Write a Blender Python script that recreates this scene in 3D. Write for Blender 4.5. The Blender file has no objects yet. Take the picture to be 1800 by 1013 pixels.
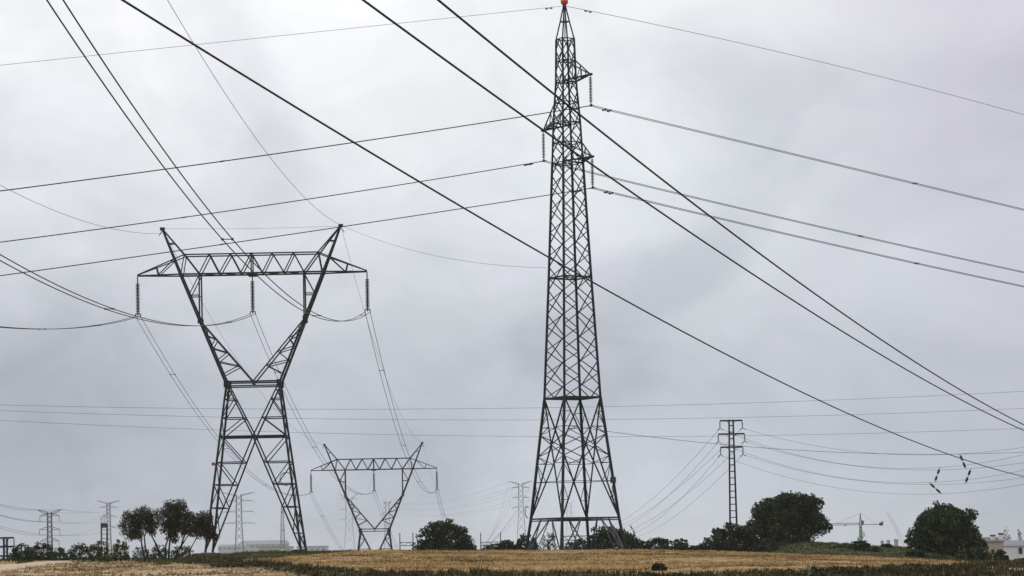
import bpy, math, random
import numpy as np
from mathutils import Vector, Matrix, noise
R = math.radians
scene = bpy.context.scene
C = scene.collection
# ------------------------------------------------------------------ camera
CZ = 1.7                                    # eye height
FPX, W, H = 4500.0, 1800.0, 1013.0
PITCH, ROLL, HOR = R(2.5), R(-1.1), 965.0
SHIFT = (HOR - FPX * math.tan(PITCH) - H / 2) / W
cam_d = bpy.data.cameras.new('camera'); cam = bpy.data.objects.new('camera', cam_d); C.objects.link(cam)
cam_d.sensor_width = 36; cam_d.lens = 36 * FPX / W; cam_d.shift_y = SHIFT
cam_d.clip_start = 0.5; cam_d.clip_end = 30000
CAM = Matrix.Rotation(math.pi / 2 + PITCH, 4, 'X') @ Matrix.Rotation(ROLL, 4, 'Z')
cam.matrix_world = Matrix.Translation((0, 0, CZ)) @ CAM
scene.camera = cam
# ------------------------------------------------------------------ world, sun, exposure
EXPOSURE = 0.0
SUN_EL, SUN_AZ = R(50), R(-40)              # soft light from behind the cloud, ahead and to the left
wd = bpy.data.worlds.new('World'); scene.world = wd; wd.use_nodes = True
nt = wd.node_tree; nt.nodes.clear()
def N(t, kind, **kw):
    n = t.nodes.new(kind)
    for k, v in kw.items(): setattr(n, k, v)
    return n
def L(t, a, b): t.links.new(a, b)
def ramp(t, stops, interp='LINEAR'):
    n = N(t, 'ShaderNodeValToRGB'); cr = n.color_ramp; cr.interpolation = interp
    while len(cr.elements) < len(stops): cr.elements.new(0.5)
    for e, (p, c) in zip(cr.elements, stops):
        e.position = p; e.color = (c[0], c[1], c[2], 1) if hasattr(c, '__len__') else (c, c, c, 1)
    return n
out = N(nt, 'ShaderNodeOutputWorld'); bg = N(nt, 'ShaderNodeBackground')
sky = N(nt, 'ShaderNodeTexSky', sky_type='NISHITA'); sky.sun_disc = False
sky.sun_elevation = SUN_EL; sky.sun_rotation = SUN_AZ; sky.air_density = 1.5; sky.dust_density = 4
tc = N(nt, 'ShaderNodeTexCoord'); sp = N(nt, 'ShaderNodeSeparateXYZ'); L(nt, tc.outputs['Generated'], sp.inputs[0])
mr = N(nt, 'ShaderNodeMapRange'); mr.inputs['From Min'].default_value = 0; mr.inputs['From Max'].default_value = 0.5
L(nt, sp.outputs['Z'], mr.inputs['Value'])
SKY_STOPS = [(0.0, (.645, .685, .755)), (.04, (.61, .65, .72)), (.085, (.57, .615, .685)), (.14, (.575, .61, .68)), (.205, (.68, .71, .77)),
             (.30, (.80, .83, .87)), (.40, (.925, .94, .96)), (1.0, (.95, .96, .98))]
er = ramp(nt, SKY_STOPS); L(nt, mr.outputs[0], er.inputs[0])
mp = N(nt, 'ShaderNodeMapping'); mp.inputs['Scale'].default_value = (1, 1, 1.5); L(nt, tc.outputs['Generated'], mp.inputs[0])
n1 = N(nt, 'ShaderNodeTexNoise'); n1.inputs['Scale'].default_value = 8; n1.inputs['Detail'].default_value = 5; n1.inputs['Distortion'].default_value = .5
n1.inputs['Roughness'].default_value = .45; L(nt, mp.outputs[0], n1.inputs['Vector'])
cl = ramp(nt, [(.30, (.82, .825, .85)), (.5, (1, 1, 1)), (.70, (1.10, 1.10, 1.09))], 'EASE'); L(nt, n1.outputs[0], cl.inputs[0])
m1 = N(nt, 'ShaderNodeMix', data_type='RGBA', blend_type='MULTIPLY'); m1.inputs[0].default_value = 1
L(nt, er.outputs[0], m1.inputs[6]); L(nt, cl.outputs[0], m1.inputs[7])
n2 = N(nt, 'ShaderNodeTexNoise'); n2.inputs['Scale'].default_value = 26; n2.inputs['Detail'].default_value = 6; n2.inputs['Roughness'].default_value = .55; n2.inputs['Distortion'].default_value = .8
L(nt, mp.outputs[0], n2.inputs['Vector'])
cl2 = ramp(nt, [(.32, (.93, .935, .95)), (.5, (.98, .988, .992)), (.68, (1.04, 1.02, 1.045))]); L(nt, n2.outputs[0], cl2.inputs[0])
def mul(a_, b_):
    m = N(nt, 'ShaderNodeMix', data_type='RGBA', blend_type='MULTIPLY'); m.inputs[0].default_value = 1; L(nt, a_, m.inputs[6]); L(nt, b_, m.inputs[7]); return m.outputs[2]
cur_ = mul(m1.outputs[2], cl2.outputs[0])
for (dx, dz, rad, col_) in ((-.20, .045, .13, (.70, .71, .745)), (.205, .19, .14, (.70, .67, .74)), (-.10, .215, .13, (1.06, 1.06, 1.055)), (.05, .13, .09, (1.05, 1.055, 1.05)), (-.01, .075, .07, (.95, .965, .96)), (.20, .05, .10, (.90, .90, .92)), (-.21, .17, .07, (.93, .93, .95))):
    dv = Vector((dx, 1, dz)).normalized()                       # broad darker and brighter parts of the cloud deck
    wn = N(nt, 'ShaderNodeVectorMath', operation='MULTIPLY_ADD'); L(nt, n2.outputs['Color'], wn.inputs[0]); wn.inputs[1].default_value = (.05, 0, .05); L(nt, tc.outputs['Generated'], wn.inputs[2])
    dn = N(nt, 'ShaderNodeVectorMath', operation='DISTANCE'); L(nt, wn.outputs[0], dn.inputs[0]); dn.inputs[1].default_value = (dv.x + .025, dv.y, dv.z + .025)
    rr_ = ramp(nt, [(0, col_), (rad, (1, 1, 1))], 'EASE'); L(nt, dn.outputs['Value'], rr_.inputs[0]); cur_ = mul(cur_, rr_.outputs[0])
sc_ = N(nt, 'ShaderNodeMix', data_type='RGBA', blend_type='MULTIPLY'); sc_.inputs[0].default_value = 1
L(nt, sky.outputs[0], sc_.inputs[6]); sc_.inputs[7].default_value = (.1, .1, .1, 1)
m2 = N(nt, 'ShaderNodeMix', data_type='RGBA'); m2.inputs[0].default_value = .94     # thick cloud over the clear sky
L(nt, sc_.outputs[2], m2.inputs[6]); L(nt, cur_, m2.inputs[7])
L(nt, m2.outputs[2], bg.inputs[0]); bg.inputs[1].default_value = 1.0; L(nt, bg.outputs[0], out.inputs[0])
sd = bpy.data.lights.new('sun', 'SUN'); sd.energy = 0.6; sd.angle = R(14); sd.color = (1, .96, .9)
sun = bpy.data.objects.new('sun', sd); C.objects.link(sun)
sun.rotation_euler = (math.pi / 2 - SUN_EL, 0, math.pi - SUN_AZ + R(0))
scene.view_settings.view_transform = 'Standard'; scene.view_settings.look = 'None'
scene.view_settings.exposure = EXPOSURE; scene.view_settings.gamma = 1; scene.view_settings.use_curve_mapping = False
scene.cycles.max_bounces = 6; scene.cycles.transparent_max_bounces = 8; scene.cycles.volume_bounces = 1
scene.render.filter_size = 1.5
# ------------------------------------------------------------------ measuring helpers
CP = Vector((0, 0, CZ)); M3 = CAM.to_3x3()
def ray(px, py):
    d = Vector(((px - W / 2) / W * 36, (H / 2 - py) / W * 36 + SHIFT * 36, -36 * FPX / W))
    return (M3 @ d).normalized()
def at(px, py, Y):
    d = ray(px, py); return CP + d * (Y / d.y)
M3i = np.array(M3.inverted())
def project(x, y, z):
    p = np.stack([x, y, z - CZ]); q = np.tensordot(M3i, p, 1)
    return W / 2 + q[0] / -q[2] * FPX, H / 2 + (SHIFT * W) - q[1] / -q[2] * FPX
# ------------------------------------------------------------------ materials
def pbr(name, col, rough=.7, metal=0.0, var=0.0, scale=4.0, bump=0.0, spec=.3):
    m = bpy.data.materials.new(name); m.use_nodes = True; t = m.node_tree; b = t.nodes['Principled BSDF']
    b.inputs['Roughness'].default_value = rough; b.inputs['Metallic'].default_value = metal
    b.inputs['Specular IOR Level'].default_value = spec
    tcn = N(t, 'ShaderNodeTexCoord'); n = N(t, 'ShaderNodeTexNoise'); n.inputs['Scale'].default_value = scale; n.inputs['Detail'].default_value = 4
    L(t, tcn.outputs['Object'], n.inputs['Vector'])
    lo = tuple(c * (1 - var) for c in col); hi = tuple(min(1, c * (1 + var)) for c in col)
    r_ = ramp(t, [(.3, lo), (.7, hi)]); L(t, n.outputs[0], r_.inputs[0]); L(t, r_.outputs[0], b.inputs['Base Color'])
    if bump:
        bn = N(t, 'ShaderNodeBump'); bn.inputs['Strength'].default_value = bump; bn.inputs['Distance'].default_value = .05
        L(t, n.outputs[0], bn.inputs['Height']); L(t, bn.outputs[0], b.inputs['Normal'])
    return m
def leafmat(name, dark, light, rough=.6):
    m = bpy.data.materials.new(name); m.use_nodes = True; t = m.node_tree; b = t.nodes['Principled BSDF']
    a = N(t, 'ShaderNodeAttribute', attribute_name='tint')
    mid = tuple((d + l) / 2 for d, l in zip(dark, light))
    r_ = ramp(t, [(0, dark), (.55, mid), (1, light)]); L(t, a.outputs['Fac'], r_.inputs[0]); L(t, r_.outputs[0], b.inputs['Base Color'])
    b.inputs['Roughness'].default_value = rough; b.inputs['Specular IOR Level'].default_value = .15
    return m
STEEL = pbr('weathered_steel', (.013, .014, .017), .6, .1, .6, 1.3)
STEEL2 = pbr('dull_steel', (.045, .047, .052), .55, .2, .3, .8)
FARSTEEL = pbr('haze_paled_steel', (.11, .12, .135), .7, .3, .2, .3)  # paler than the near steel; part of the haze fade is in this colour
GALV = pbr('bare_galvanised_steel', (.10, .105, .115), .5, .3, .4, 1.2)
WIRE = pbr('conductor_metal', (.03, .03, .032), .6, .2, .2, 1)
GLASS_INS = pbr('insulator_glass', (.022, .030, .022), .45, 0, .3, 6, 0, .5)
ORANGE = pbr('orange_marker', (.55, .10, .03), .45, 0, .25, 5)
DRED = pbr('faded_red_paint', (.30, .05, .025), .6, 0, .3, 3)
OAK = leafmat('oak_leaves', (.009, .015, .005), (.078, .105, .028))
OLIVE = leafmat('scrub_leaves', (.014, .016, .007), (.090, .085, .030))
SHRUB = leafmat('shrub_leaves', (.016, .024, .008), (.125, .145, .04))
SHRUB_D = leafmat('dark_shrub_leaves', (.012, .018, .007), (.090, .115, .035))
SHRUB_Y = leafmat('dry_shrub_leaves', (.03, .032, .008), (.23, .20, .05))
PALE = leafmat('bare_twigs', (.10, .11, .08), (.22, .22, .17))
BARK = pbr('bark', (.03, .025, .02), .9, 0, .4, 8)
STUB = leafmat('straw', (.10, .058, .022), (.58, .40, .19), .8)
WEED = leafmat('weed_blades', (.007, .010, .004), (.070, .060, .022))
DRYW = leafmat('dead_stalks', (.05, .025, .012), (.24, .15, .07))
DRY = leafmat('dry_grass', (.10, .065, .03), (.58, .43, .24), .8)
GREENG = leafmat('meadow_grass', (.020, .026, .008), (.12, .115, .03))
WHITEW = pbr('whitewashed_wall', (.78, .76, .72), .8, 0, .08, .6)
PALEC = pbr('haze_toned_pale', (.42, .41, .43), .8, 0, .12, .05)  # far walls and crane boom, with haze fade toned into the colour
TANW = pbr('tan_render_wall', (.42, .35, .27), .85, 0, .2, .8)
ROOFT = pbr('weathered_roof_tile', (.18, .15, .14), .85, 0, .35, 2)
ROOFG = pbr('grey_sheet_roof', (.22, .23, .26), .7, 0, .2, .5)
DARKG = pbr('dark_glass', (.03, .035, .04), .2, 0, .2, 1)
CRANE = pbr('crane_green_paint', (.03, .20, .14), .5, 0, .2, .5)
CONC = pbr('concrete', (.30, .29, .27), .9, 0, .2, 2)
# ------------------------------------------------------------------ object helpers
def tag(o, label=None, cat=None, group=None, kind=None):
    if label: o['label'] = label
    if cat: o['category'] = cat
    if group: o['group'] = group
    if kind: o['kind'] = kind
    return o
def empty(name, loc, rz=0):
    o = bpy.data.objects.new(name, None); C.objects.link(o); o.location = loc; o.rotation_euler = (0, 0, rz); o.empty_display_size = .3
    return o
class MB:
    def __init__(s): s.v = []; s.f = []
    def beam(s, a, b, w, w2=None, h=None):
        a = Vector(a); b = Vector(b); d = (b - a)
        if d.length < 1e-6: return s
        d.normalize(); up = Vector((0, 0, 1)) if abs(d.z) < .95 else Vector((0, 1, 0))
        x = d.cross(up).normalized(); y = x.cross(d).normalized(); w2 = w if w2 is None else w2
        k = len(s.v)
        for p, ww in ((a, w / 2), (b, w2 / 2)):
            hh = ww if h is None else h / 2
            for sx, sy in ((-1, -1), (1, -1), (1, 1), (-1, 1)): s.v.append(tuple(p + x * sx * ww + y * sy * hh))
        s.f += [(k, k + 1, k + 2, k + 3), (k + 7, k + 6, k + 5, k + 4)] + [(k + i, k + 4 + i, k + 4 + (i + 1) % 4, k + (i + 1) % 4) for i in range(4)]
        return s
    def box(s, c, d, rz=0):
        k = len(s.v); cx, cy, cz = c; ca, sa = math.cos(rz), math.sin(rz)
        for sz in (-1, 1):
            for sx, sy in ((-1, -1), (1, -1), (1, 1), (-1, 1)):
                x, y = sx * d[0] / 2, sy * d[1] / 2
                s.v.append((cx + x * ca - y * sa, cy + x * sa + y * ca, cz + sz * d[2] / 2))
        s.f += [(k + 3, k + 2, k + 1, k), (k + 4, k + 5, k + 6, k + 7)] + [(k + i, k + (i + 1) % 4, k + 4 + (i + 1) % 4, k + 4 + i) for i in range(4)]
        return s
    def tube(s, pts, r, n=6):
        k = len(s.v); m = len(pts); pts = [Vector(p) for p in pts]
        rr = r if hasattr(r, '__len__') else [r] * m
        for i, p in enumerate(pts):
            d = (pts[min(i + 1, m - 1)] - pts[max(i - 1, 0)]).normalized()
            up = Vector((0, 0, 1)) if abs(d.z) < .9 else Vector((0, 1, 0))
            x = d.cross(up).normalized(); y = x.cross(d)
            for j in range(n):
                t = 2 * math.pi * j / n; s.v.append(tuple(p + (x * math.cos(t) + y * math.sin(t)) * rr[i]))
        for i in range(m - 1):
            for j in range(n):
                s.f.append((k + i * n + j, k + i * n + (j + 1) % n, k + (i + 1) * n + (j + 1) % n, k + (i + 1) * n + j))
        s.f.append(tuple(k + j for j in reversed(range(n)))); s.f.append(tuple(k + (m - 1) * n + j for j in range(n)))
        return s
    def lathe(s, c, prof, n=10):
        k = len(s.v); m = len(prof)
        for r, z in prof:
            for j in range(n):
                t = 2 * math.pi * j / n; s.v.append((c[0] + r * math.cos(t), c[1] + r * math.sin(t), c[2] + z))
        for i in range(m - 1):
            for j in range(n):
                s.f.append((k + i * n + j, k + i * n + (j + 1) % n, k + (i + 1) * n + (j + 1) % n, k + (i + 1) * n + j))
        return s
    def prism(s, pts, y0, y1):               # pts in x,z, extruded along y
        k = len(s.v); n = len(pts)
        s.v += [(x, y0, z) for x, z in pts] + [(x, y1, z) for x, z in pts]
        s.f += [tuple(k + i for i in range(n)), tuple(k + n + i for i in reversed(range(n)))]
        s.f += [(k + i, k + n + i, k + n + (i + 1) % n, k + (i + 1) % n) for i in range(n)]
        return s
    def build(s, name, mat, parent=None, smooth=False):
        me = bpy.data.meshes.new(name); me.from_pydata(s.v, [], s.f); me.update()
        me.materials.append(mat)
        if smooth: me.polygons.foreach_set('use_smooth', [True] * len(me.polygons))
        o = bpy.data.objects.new(name, me); C.objects.link(o)
        if parent: o.parent = parent
        return o
def recenter(o, p):
    """put the origin of a world-space mesh at p"""
    o.data.transform(Matrix.Translation(-Vector(p))); o.location = p; return o
def quadmesh(name, V, F, tint, mat, parent=None):
    me = bpy.data.meshes.new(name); nv, nf, k = len(V), len(F), F.shape[1]
    me.vertices.add(nv); me.vertices.foreach_set('co', np.ascontiguousarray(V, dtype=np.float32).ravel())
    me.loops.add(nf * k); me.loops.foreach_set('vertex_index', F.astype(np.int32).ravel())
    me.polygons.add(nf); me.polygons.foreach_set('loop_start', np.arange(0, nf * k, k, dtype=np.int32))
    me.update(calc_edges=True)
    a = me.attributes.new('tint', 'FLOAT', 'FACE'); a.data.foreach_set('value', tint.astype(np.float32))
    me.materials.append(mat); me.validate()
    o = bpy.data.objects.new(name, me); C.objects.link(o)
    if parent: o.parent = parent
    return o
# ------------------------------------------------------------------ terrain
CR = [(-400, 985), (0, 984), (120, 983), (230, 984), (300, 984), (360, 979), (430, 974), (500, 971.5), (560, 970.5), (620, 968.8), (700, 968),
      (1180, 968), (1300, 971), (1400, 975.5), (1500, 977.5), (1600, 982), (1700, 989), (1800, 992), (2300, 1000)]
YC = 215.0
CX = np.array([at(p, q, YC).x for p, q in CR]); CZs = np.array([at(p, q, YC).z for p, q in CR])
def sm(a, b, t):
    t = np.clip((t - a) / (b - a), 0, 1); return t * t * (3 - 2 * t)
def ground(x, y):
    x = np.asarray(x, float); y = np.asarray(y, float)
    zc = np.interp(x * YC / np.maximum(y, 60), CX, CZs)          # crest height along each line of sight is close to its height at the crest
    zc = np.interp(x, CX, CZs)
    near = -.45
    z = np.where(y < YC, near + (zc - near) * np.clip((y - 95) / (YC - 95), 0, 1) ** .8, zc)
    z = z * sm(40, 100, y)
    beh = sm(YC, YC + 25, y)
    z = z - .35 * beh
    z = z - 14.5 * sm(330, 560, y) * (1 - sm(60, 75, x) * (1 - sm(460, 620, y))) - 6 * sm(560, 900, y)
    # grassy bank on the right
    z = z + 1.62 * np.exp(-(((y - 256) / 18) ** 2)) * sm(20, 30, x) * (1 - sm(38, 50, x))
    # low mound at the pylon foot
    z = z + .45 * np.exp(-(((x + 23) / 5) ** 2 + ((y - 235) / 9) ** 2))
    return z
def gz(x, y): return float(ground(x, y))
xs = np.concatenate([-np.geomspace(3500, 75, 28), np.arange(-70, 72, .6), np.geomspace(75, 3500, 28)])
ys = np.concatenate([[-60, -20, 0, 20, 40, 60, 75], np.arange(85, 340, 1.2), np.geomspace(345, 6500, 45)])
X, Y = np.meshgrid(xs, ys); Z = ground(X, Y)
bump = np.zeros_like(Z)
for i in range(len(ys)):
    if 85 <= ys[i] <= 340:
        for j in range(len(xs)):
            if -72 < xs[j] < 72:
                p = Vector((xs[j], ys[i], 0))
                bump[i, j] = .10 * noise.noise(p * .12) + .045 * noise.noise(p * .6) + .03 * noise.noise(p * 1.7)
Z = Z + bump
nx, ny = len(xs), len(ys)
V = np.stack([X, Y, Z], -1).reshape(-1, 3)
idx = np.arange(nx * ny).reshape(ny, nx)
F = np.stack([idx[:-1, :-1], idx[:-1, 1:], idx[1:, 1:], idx[1:, :-1]], -1).reshape(-1, 4)
YB = [(380, 981), (440, 986), (491, 991), (560, 997), (638, 1003.5), (760, 1007), (900, 1007), (1050, 1007), (1200, 1010), (1300, 1007), (1400, 1001), (1500, 998), (1600, 994.5), (1700, 992.5), (1730, 992)]
YT = [(-100, 992), (380, 990), (448, 984), (521, 979), (580, 974), (632, 969), (700, 966.5), (1180, 967), (1300, 971), (1400, 976), (1500, 978), (1600, 983), (1700, 989.5), (1730, 992)]
YTAN = [(-200, 988), (0, 988), (200, 988), (300, 991), (400, 997), (480, 1003), (540, 1012), (600, 1025)]
def zones(x, y, z):
    px, py = project(x, y, z)
    ragged = np.sin(px * .05) * 1.2 + np.sin(px * .13 + 2) * .8 + np.sin(x * 1.9 + y * .31) * .9 + np.sin(x * 4.7 - y * .7) * .7
    yb = np.interp(px, *zip(*YB)) + ragged; yt = np.interp(px, *zip(*YT)); ytan = np.interp(px, *zip(*YTAN)) + ragged
    fr = (y < YC + 8)
    field = sm(-1, 1, yb - py) * (px > 385) * (px < 1735) * fr * sm(-1, .5, py - yt)
    tan = sm(-1, 1, py - ytan) * (px < 600) * (y > 60) * fr
    patha = np.interp(px, [-200, 0, 60, 130], [1000, 993, 988, 984]); pathb = np.interp(px, [-200, 0, 60, 130], [1016, 1004, 996, 987])
    path = sm(-.8, .8, py - patha) * sm(-.8, .8, pathb - py) * (px < 135) * fr
    path2 = sm(-.8, .8, py - np.interp(px, [1720, 1800, 1900], [996, 999.5, 1001])) * sm(-.8, .8, np.interp(px, [1720, 1800, 1900], [998, 1003, 1006]) - py) * (px > 1720) * fr
    return field, tan, np.maximum(path, path2), px, py
fz, tz, pz, _, _ = zones(V[:, 0], V[:, 1], V[:, 2])
gr = quadmesh('ground', V, F, np.zeros(len(F)), None)
gr.data.polygons.foreach_set('use_smooth', [True] * len(F))
for nm, arr in (('field', fz), ('tan', tz), ('path', pz)):
    a = gr.data.attributes.new(nm, 'FLOAT', 'POINT'); a.data.foreach_set('value', arr.astype(np.float32))
gm = bpy.data.materials.new('ground_soil'); gm.use_nodes = True; t = gm.node_tree; b = t.nodes['Principled BSDF']; b.inputs['Roughness'].default_value = .95; b.inputs['Specular IOR Level'].default_value = .1
tcn = N(t, 'ShaderNodeTexCoord'); nz = N(t, 'ShaderNodeTexNoise'); nz.inputs['Scale'].default_value = .8; nz.inputs['Detail'].default_value = 8; nz.inputs['Roughness'].default_value = .65
L(t, tcn.outputs['Object'], nz.inputs['Vector'])
def rp(stops): n = ramp(t, stops); L(t, nz.outputs[0], n.inputs[0]); return n.outputs[0]
green = rp([(.35, (.020, .026, .009)), (.5, (.045, .050, .016)), (.65, (.085, .075, .028))])
straw = rp([(.36, (.15, .09, .036)), (.5, (.31, .20, .088)), (.63, (.50, .355, .18))])
tanc = rp([(.36, (.12, .075, .035)), (.48, (.30, .20, .10)), (.62, (.55, .42, .26))])
sand = rp([(.3, (.38, .27, .18)), (.65, (.62, .50, .38))])
cur = green
for nm, col in (('field', straw), ('tan', tanc), ('path', sand)):
    a = N(t, 'ShaderNodeAttribute', attribute_name=nm); mx = N(t, 'ShaderNodeMix', data_type='RGBA')
    L(t, a.outputs['Fac'], mx.inputs[0]); L(t, cur, mx.inputs[6]); L(t, col, mx.inputs[7]); cur = mx.outputs[2]
L(t, cur, b.inputs['Base Color'])
bn = N(t, 'ShaderNodeBump'); bn.inputs['Strength'].default_value = .6; bn.inputs['Distance'].default_value = .1; L(t, nz.outputs[0], bn.inputs['Height']); L(t, bn.outputs[0], b.inputs['Normal'])
gr.data.materials.clear(); gr.data.materials.append(gm); tag(gr, kind='structure')
# ------------------------------------------------------------------ ground cover (stuff)
def tufts(name, mat, label, cat, n, test, h, w, nb, seed, xr=(-46, 52), yr=(112, 222), clump=None):
    rg = np.random.default_rng(seed)
    x = rg.uniform(*xr, n); y = yr[0] + (yr[1] - yr[0]) * rg.random(n)
    z = ground(x, y)
    f, ta, pa, px, py = zones(x, y, z)
    keep = test(f, ta, pa, px, py, x, y, rg) & (py < 1040) & (px > -60) & (px < 1860)
    x, y, z = x[keep], y[keep], z[keep]; m = len(x)
    nzv = np.array([noise.noise(Vector((a * .22, b_ * .16, 3.1))) + .9 * noise.noise(Vector((a * 1.3, b_ * .45, 9.1))) + .7 * noise.noise(Vector((a * .07, b_ * .3, 5.5))) for a, b_ in zip(x, y)])
    hh = h * (1 + .9 * nzv) * rg.uniform(.5, 1.4, m); hh = np.maximum(hh, h * .15)
    Vs = []; T = []
    for k in range(nb):
        a = rg.uniform(0, 2 * np.pi, m); lean = rg.uniform(.0, .9, m) * hh; ox = rg.normal(0, w * 1.6, m); oy = rg.normal(0, w * 1.6, m)
        bx, by = x + ox, y + oy; bz = ground(bx, by) - .05; ww = w * rg.uniform(.6, 1.4, m)
        p0 = np.stack([bx - ww, by, bz], -1); p1 = np.stack([bx + ww, by + ww * .5, bz], -1)
        p2 = np.stack([bx + np.cos(a) * lean, by + np.sin(a) * lean, bz + .05 + hh], -1)
        Vs.append(np.stack([p0, p1, p2], 1)); T.append(np.clip(.45 + .8 * nzv + rg.normal(0, .22, m), 0, 1))
    Vv = np.concatenate(Vs).reshape(-1, 3); Ff = np.arange(len(Vv)).reshape(-1, 3)
    o = quadmesh(name, Vv, Ff, np.concatenate(T), mat); tag(o, label, cat, kind='stuff'); return o
tufts('field_stubble', STUB, 'golden cut stubble covering the field under the tall lattice tower', 'stubble', 90000,
      lambda f, ta, pa, px, py, x, y, rg: (f > .5), .085, .05, 2, 1)
tufts('weeds', WEED, 'dark green weeds in a strip along the near edge of the golden field', 'weeds', 60000,
      lambda f, ta, pa, px, py, x, y, rg: (f < .4) & (ta < .5) & (pa < .3) & (py > np.interp(px, *zip(*YB)) - 1) & (px > 330) & (rg.random(len(px)) < .62 + .45 * np.sin(x * .9 + 1) * np.sin(y * .35 + x * .2)), .17, .05, 3, 2)
tufts('dry_grass', DRY, 'pale dry grass and clods on the bare ground at lower left', 'dry grass', 26000,
      lambda f, ta, pa, px, py, x, y, rg: (ta > .4) & (pa < .4), .12, .06, 2, 3)
tufts('meadow_grass', GREENG, 'short green and yellowing grass on the verge behind the golden field', 'grass', 60000,
      lambda f, ta, pa, px, py, x, y, rg: (f < .4) & (ta < .4) & (pa < .4) & ((py < np.interp(px, *zip(*YB)) + 1) | (px < 400)), .13, .05, 2, 4, (-50, 60), (150, 285))

tufts('dry_weeds', DRYW, 'reddish brown dead stalks standing among the dark green weeds at the bottom edge', 'dead stalks', 16000,
      lambda f, ta, pa, px, py, x, y, rg: (f < .5) & (ta < .6) & (py > np.interp(px, *zip(*YB)) - 2) & (px > 330) & (rg.random(len(px)) < .5 + .5 * np.sin(x * .7) * np.sin(x * .23 + y * .1)), .2, .035, 2, 5)
# ------------------------------------------------------------------ foliage
def leaf_cloud(blobs, n, size, seed, clump=.28, nclump=60, fill=.45, cut=None):
    rg = np.random.default_rng(seed)
    bc = np.array([b_[0] for b_ in blobs]); br_ = np.array([b_[1] for b_ in blobs])
    vol = br_[:, 0] * br_[:, 2]; pr = vol / vol.sum(); K = nclump
    bi = rg.choice(len(blobs), K, p=pr); c = bc[bi]; r_ = br_[bi]
    d = rg.normal(size=(K, 3)); d /= np.linalg.norm(d, axis=1)[:, None]
    cc = c + d * r_ * rg.uniform(.70, 1.0, K)[:, None]; base = clump * br_.mean(1)[bi].mean() if False else clump * np.minimum(r_.mean(1), r_.mean() * 1.3)
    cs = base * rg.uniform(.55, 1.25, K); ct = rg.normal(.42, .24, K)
    w = cs ** 2; nf_ = int(n * fill); nc_ = n - nf_; ki = rg.choice(K, nc_, p=w / w.sum())
    e = rg.normal(size=(nc_, 3)); e /= np.linalg.norm(e, axis=1)[:, None]
    pos = cc[ki] + e * (cs[ki] * rg.random(nc_) ** .45)[:, None]; tt = ct[ki]
    bf = rg.choice(len(blobs), nf_, p=pr); e = rg.normal(size=(nf_, 3)); e /= np.linalg.norm(e, axis=1)[:, None]
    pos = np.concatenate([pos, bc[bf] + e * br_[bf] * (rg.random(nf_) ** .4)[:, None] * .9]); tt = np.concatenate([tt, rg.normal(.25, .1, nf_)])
    keep = pos[:, 2] > (-.1 if cut is None else cut); pos, tt = pos[keep], tt[keep]; n = len(pos)
    u = rg.normal(size=(n, 3)); u /= np.linalg.norm(u, axis=1)[:, None]
    v = np.cross(u, rg.normal(size=(n, 3))); v /= np.linalg.norm(v, axis=1)[:, None]
    s = size * rg.uniform(.6, 1.3, n)[:, None]
    Q = np.stack([pos - u * s * .5, pos + v * s * .36, pos + u * s * .5, pos - v * s * .36], 1).reshape(-1, 3)
    return Q, np.arange(len(Q)).reshape(-1, 4), np.clip(tt + rg.normal(0, .15, n), 0, 1)
def crown_blobs(w, h, zb, seed, dep=.8):
    """lobed, uneven dome of width w, from height zb up by h"""
    rg = random.Random(seed * 7 + 3); bl = [((rg.uniform(-.04, .04) * w, 0, zb + h * .28), (w * .38, w * .36 * dep, h * .54))]
    if zb < .02: bl += [((s_ * w * rg.uniform(.22, .3), 0, h * .10), (w * rg.uniform(.17, .23), w * .2 * dep, h * rg.uniform(.25, .36))) for s_ in (-1, 1)]
    k = 0; a = rg.uniform(.02, .2)
    while a < math.pi:
        q = rg.uniform(.06, .18); out = rg.uniform(.84, 1.06)
        bl.append(((math.cos(a) * w * (.5 - q) * out, rg.uniform(-.25, .25) * w * dep, zb + h * (.14 + (.85 - q) * math.sin(a) * out)), (w * q, w * q, h * q * 1.15)))
        a += rg.uniform(.16, .42)
    return bl
def tree(name, px0, px1, pytop, pybase, D, mat, n, leaf, label, cat, group, seed, zb=.12, blobs=None, trunks=1, nclump=80):
    cx = (px0 + px1) / 2; c = at(cx, pybase, D); bz = gz(c.x, D) - .05; top = at(cx, pytop, D).z; h = top - bz; w = (px1 - px0) * D / FPX
    e = empty(name, (c.x, D, bz)); tag(e, label, cat, group)
    bl = blobs or crown_blobs(w, h * (1 - zb) * 1.0, h * zb, seed)
    q, f, ti = leaf_cloud(bl, int(n * 1.25), leaf, seed, nclump=int(nclump * 1.5))
    quadmesh('crown', q, f, ti, mat, e)
    m = MB(); rg = random.Random(seed)
    for k in range(trunks):
        x = (k - (trunks - 1) / 2) * w * .18
        m.tube([(x, 0, -.2), (x + .05, 0, h * .15), (x - .05, .05, h * .35), (x, 0, h * .6)], [h * .05, h * .04, h * .032, h * .012], 8)
        for j in range(6):
            a = rg.uniform(0, 6.28); z0 = h * rg.uniform(.22, .45)
            m.tube([(x, 0, z0), (x + math.cos(a) * w * .18, math.sin(a) * w * .12, z0 + h * .15), (x + math.cos(a) * w * .36, math.sin(a) * w * .28, z0 + h * .3)], [h * .02, h * .013, h * .005], 5)
    m.build('trunk', BARK, e)
    return e
GB = 'dark trees and bushes along the far side of the golden field'
tree('oak_tree', 1306, 1464, 860, 966, 262, OAK, 20000, .26, 'large round dark tree just right of the narrow lattice pole, widest of the trees', 'tree', GB, 11, .12, nclump=150)
tree('oak_tree', 1593, 1737, 879, 972, 248, OAK, 20000, .25, 'large dome shaped dark tree standing alone near the right end of the field', 'tree', GB, 12, .02, nclump=150)
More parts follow.
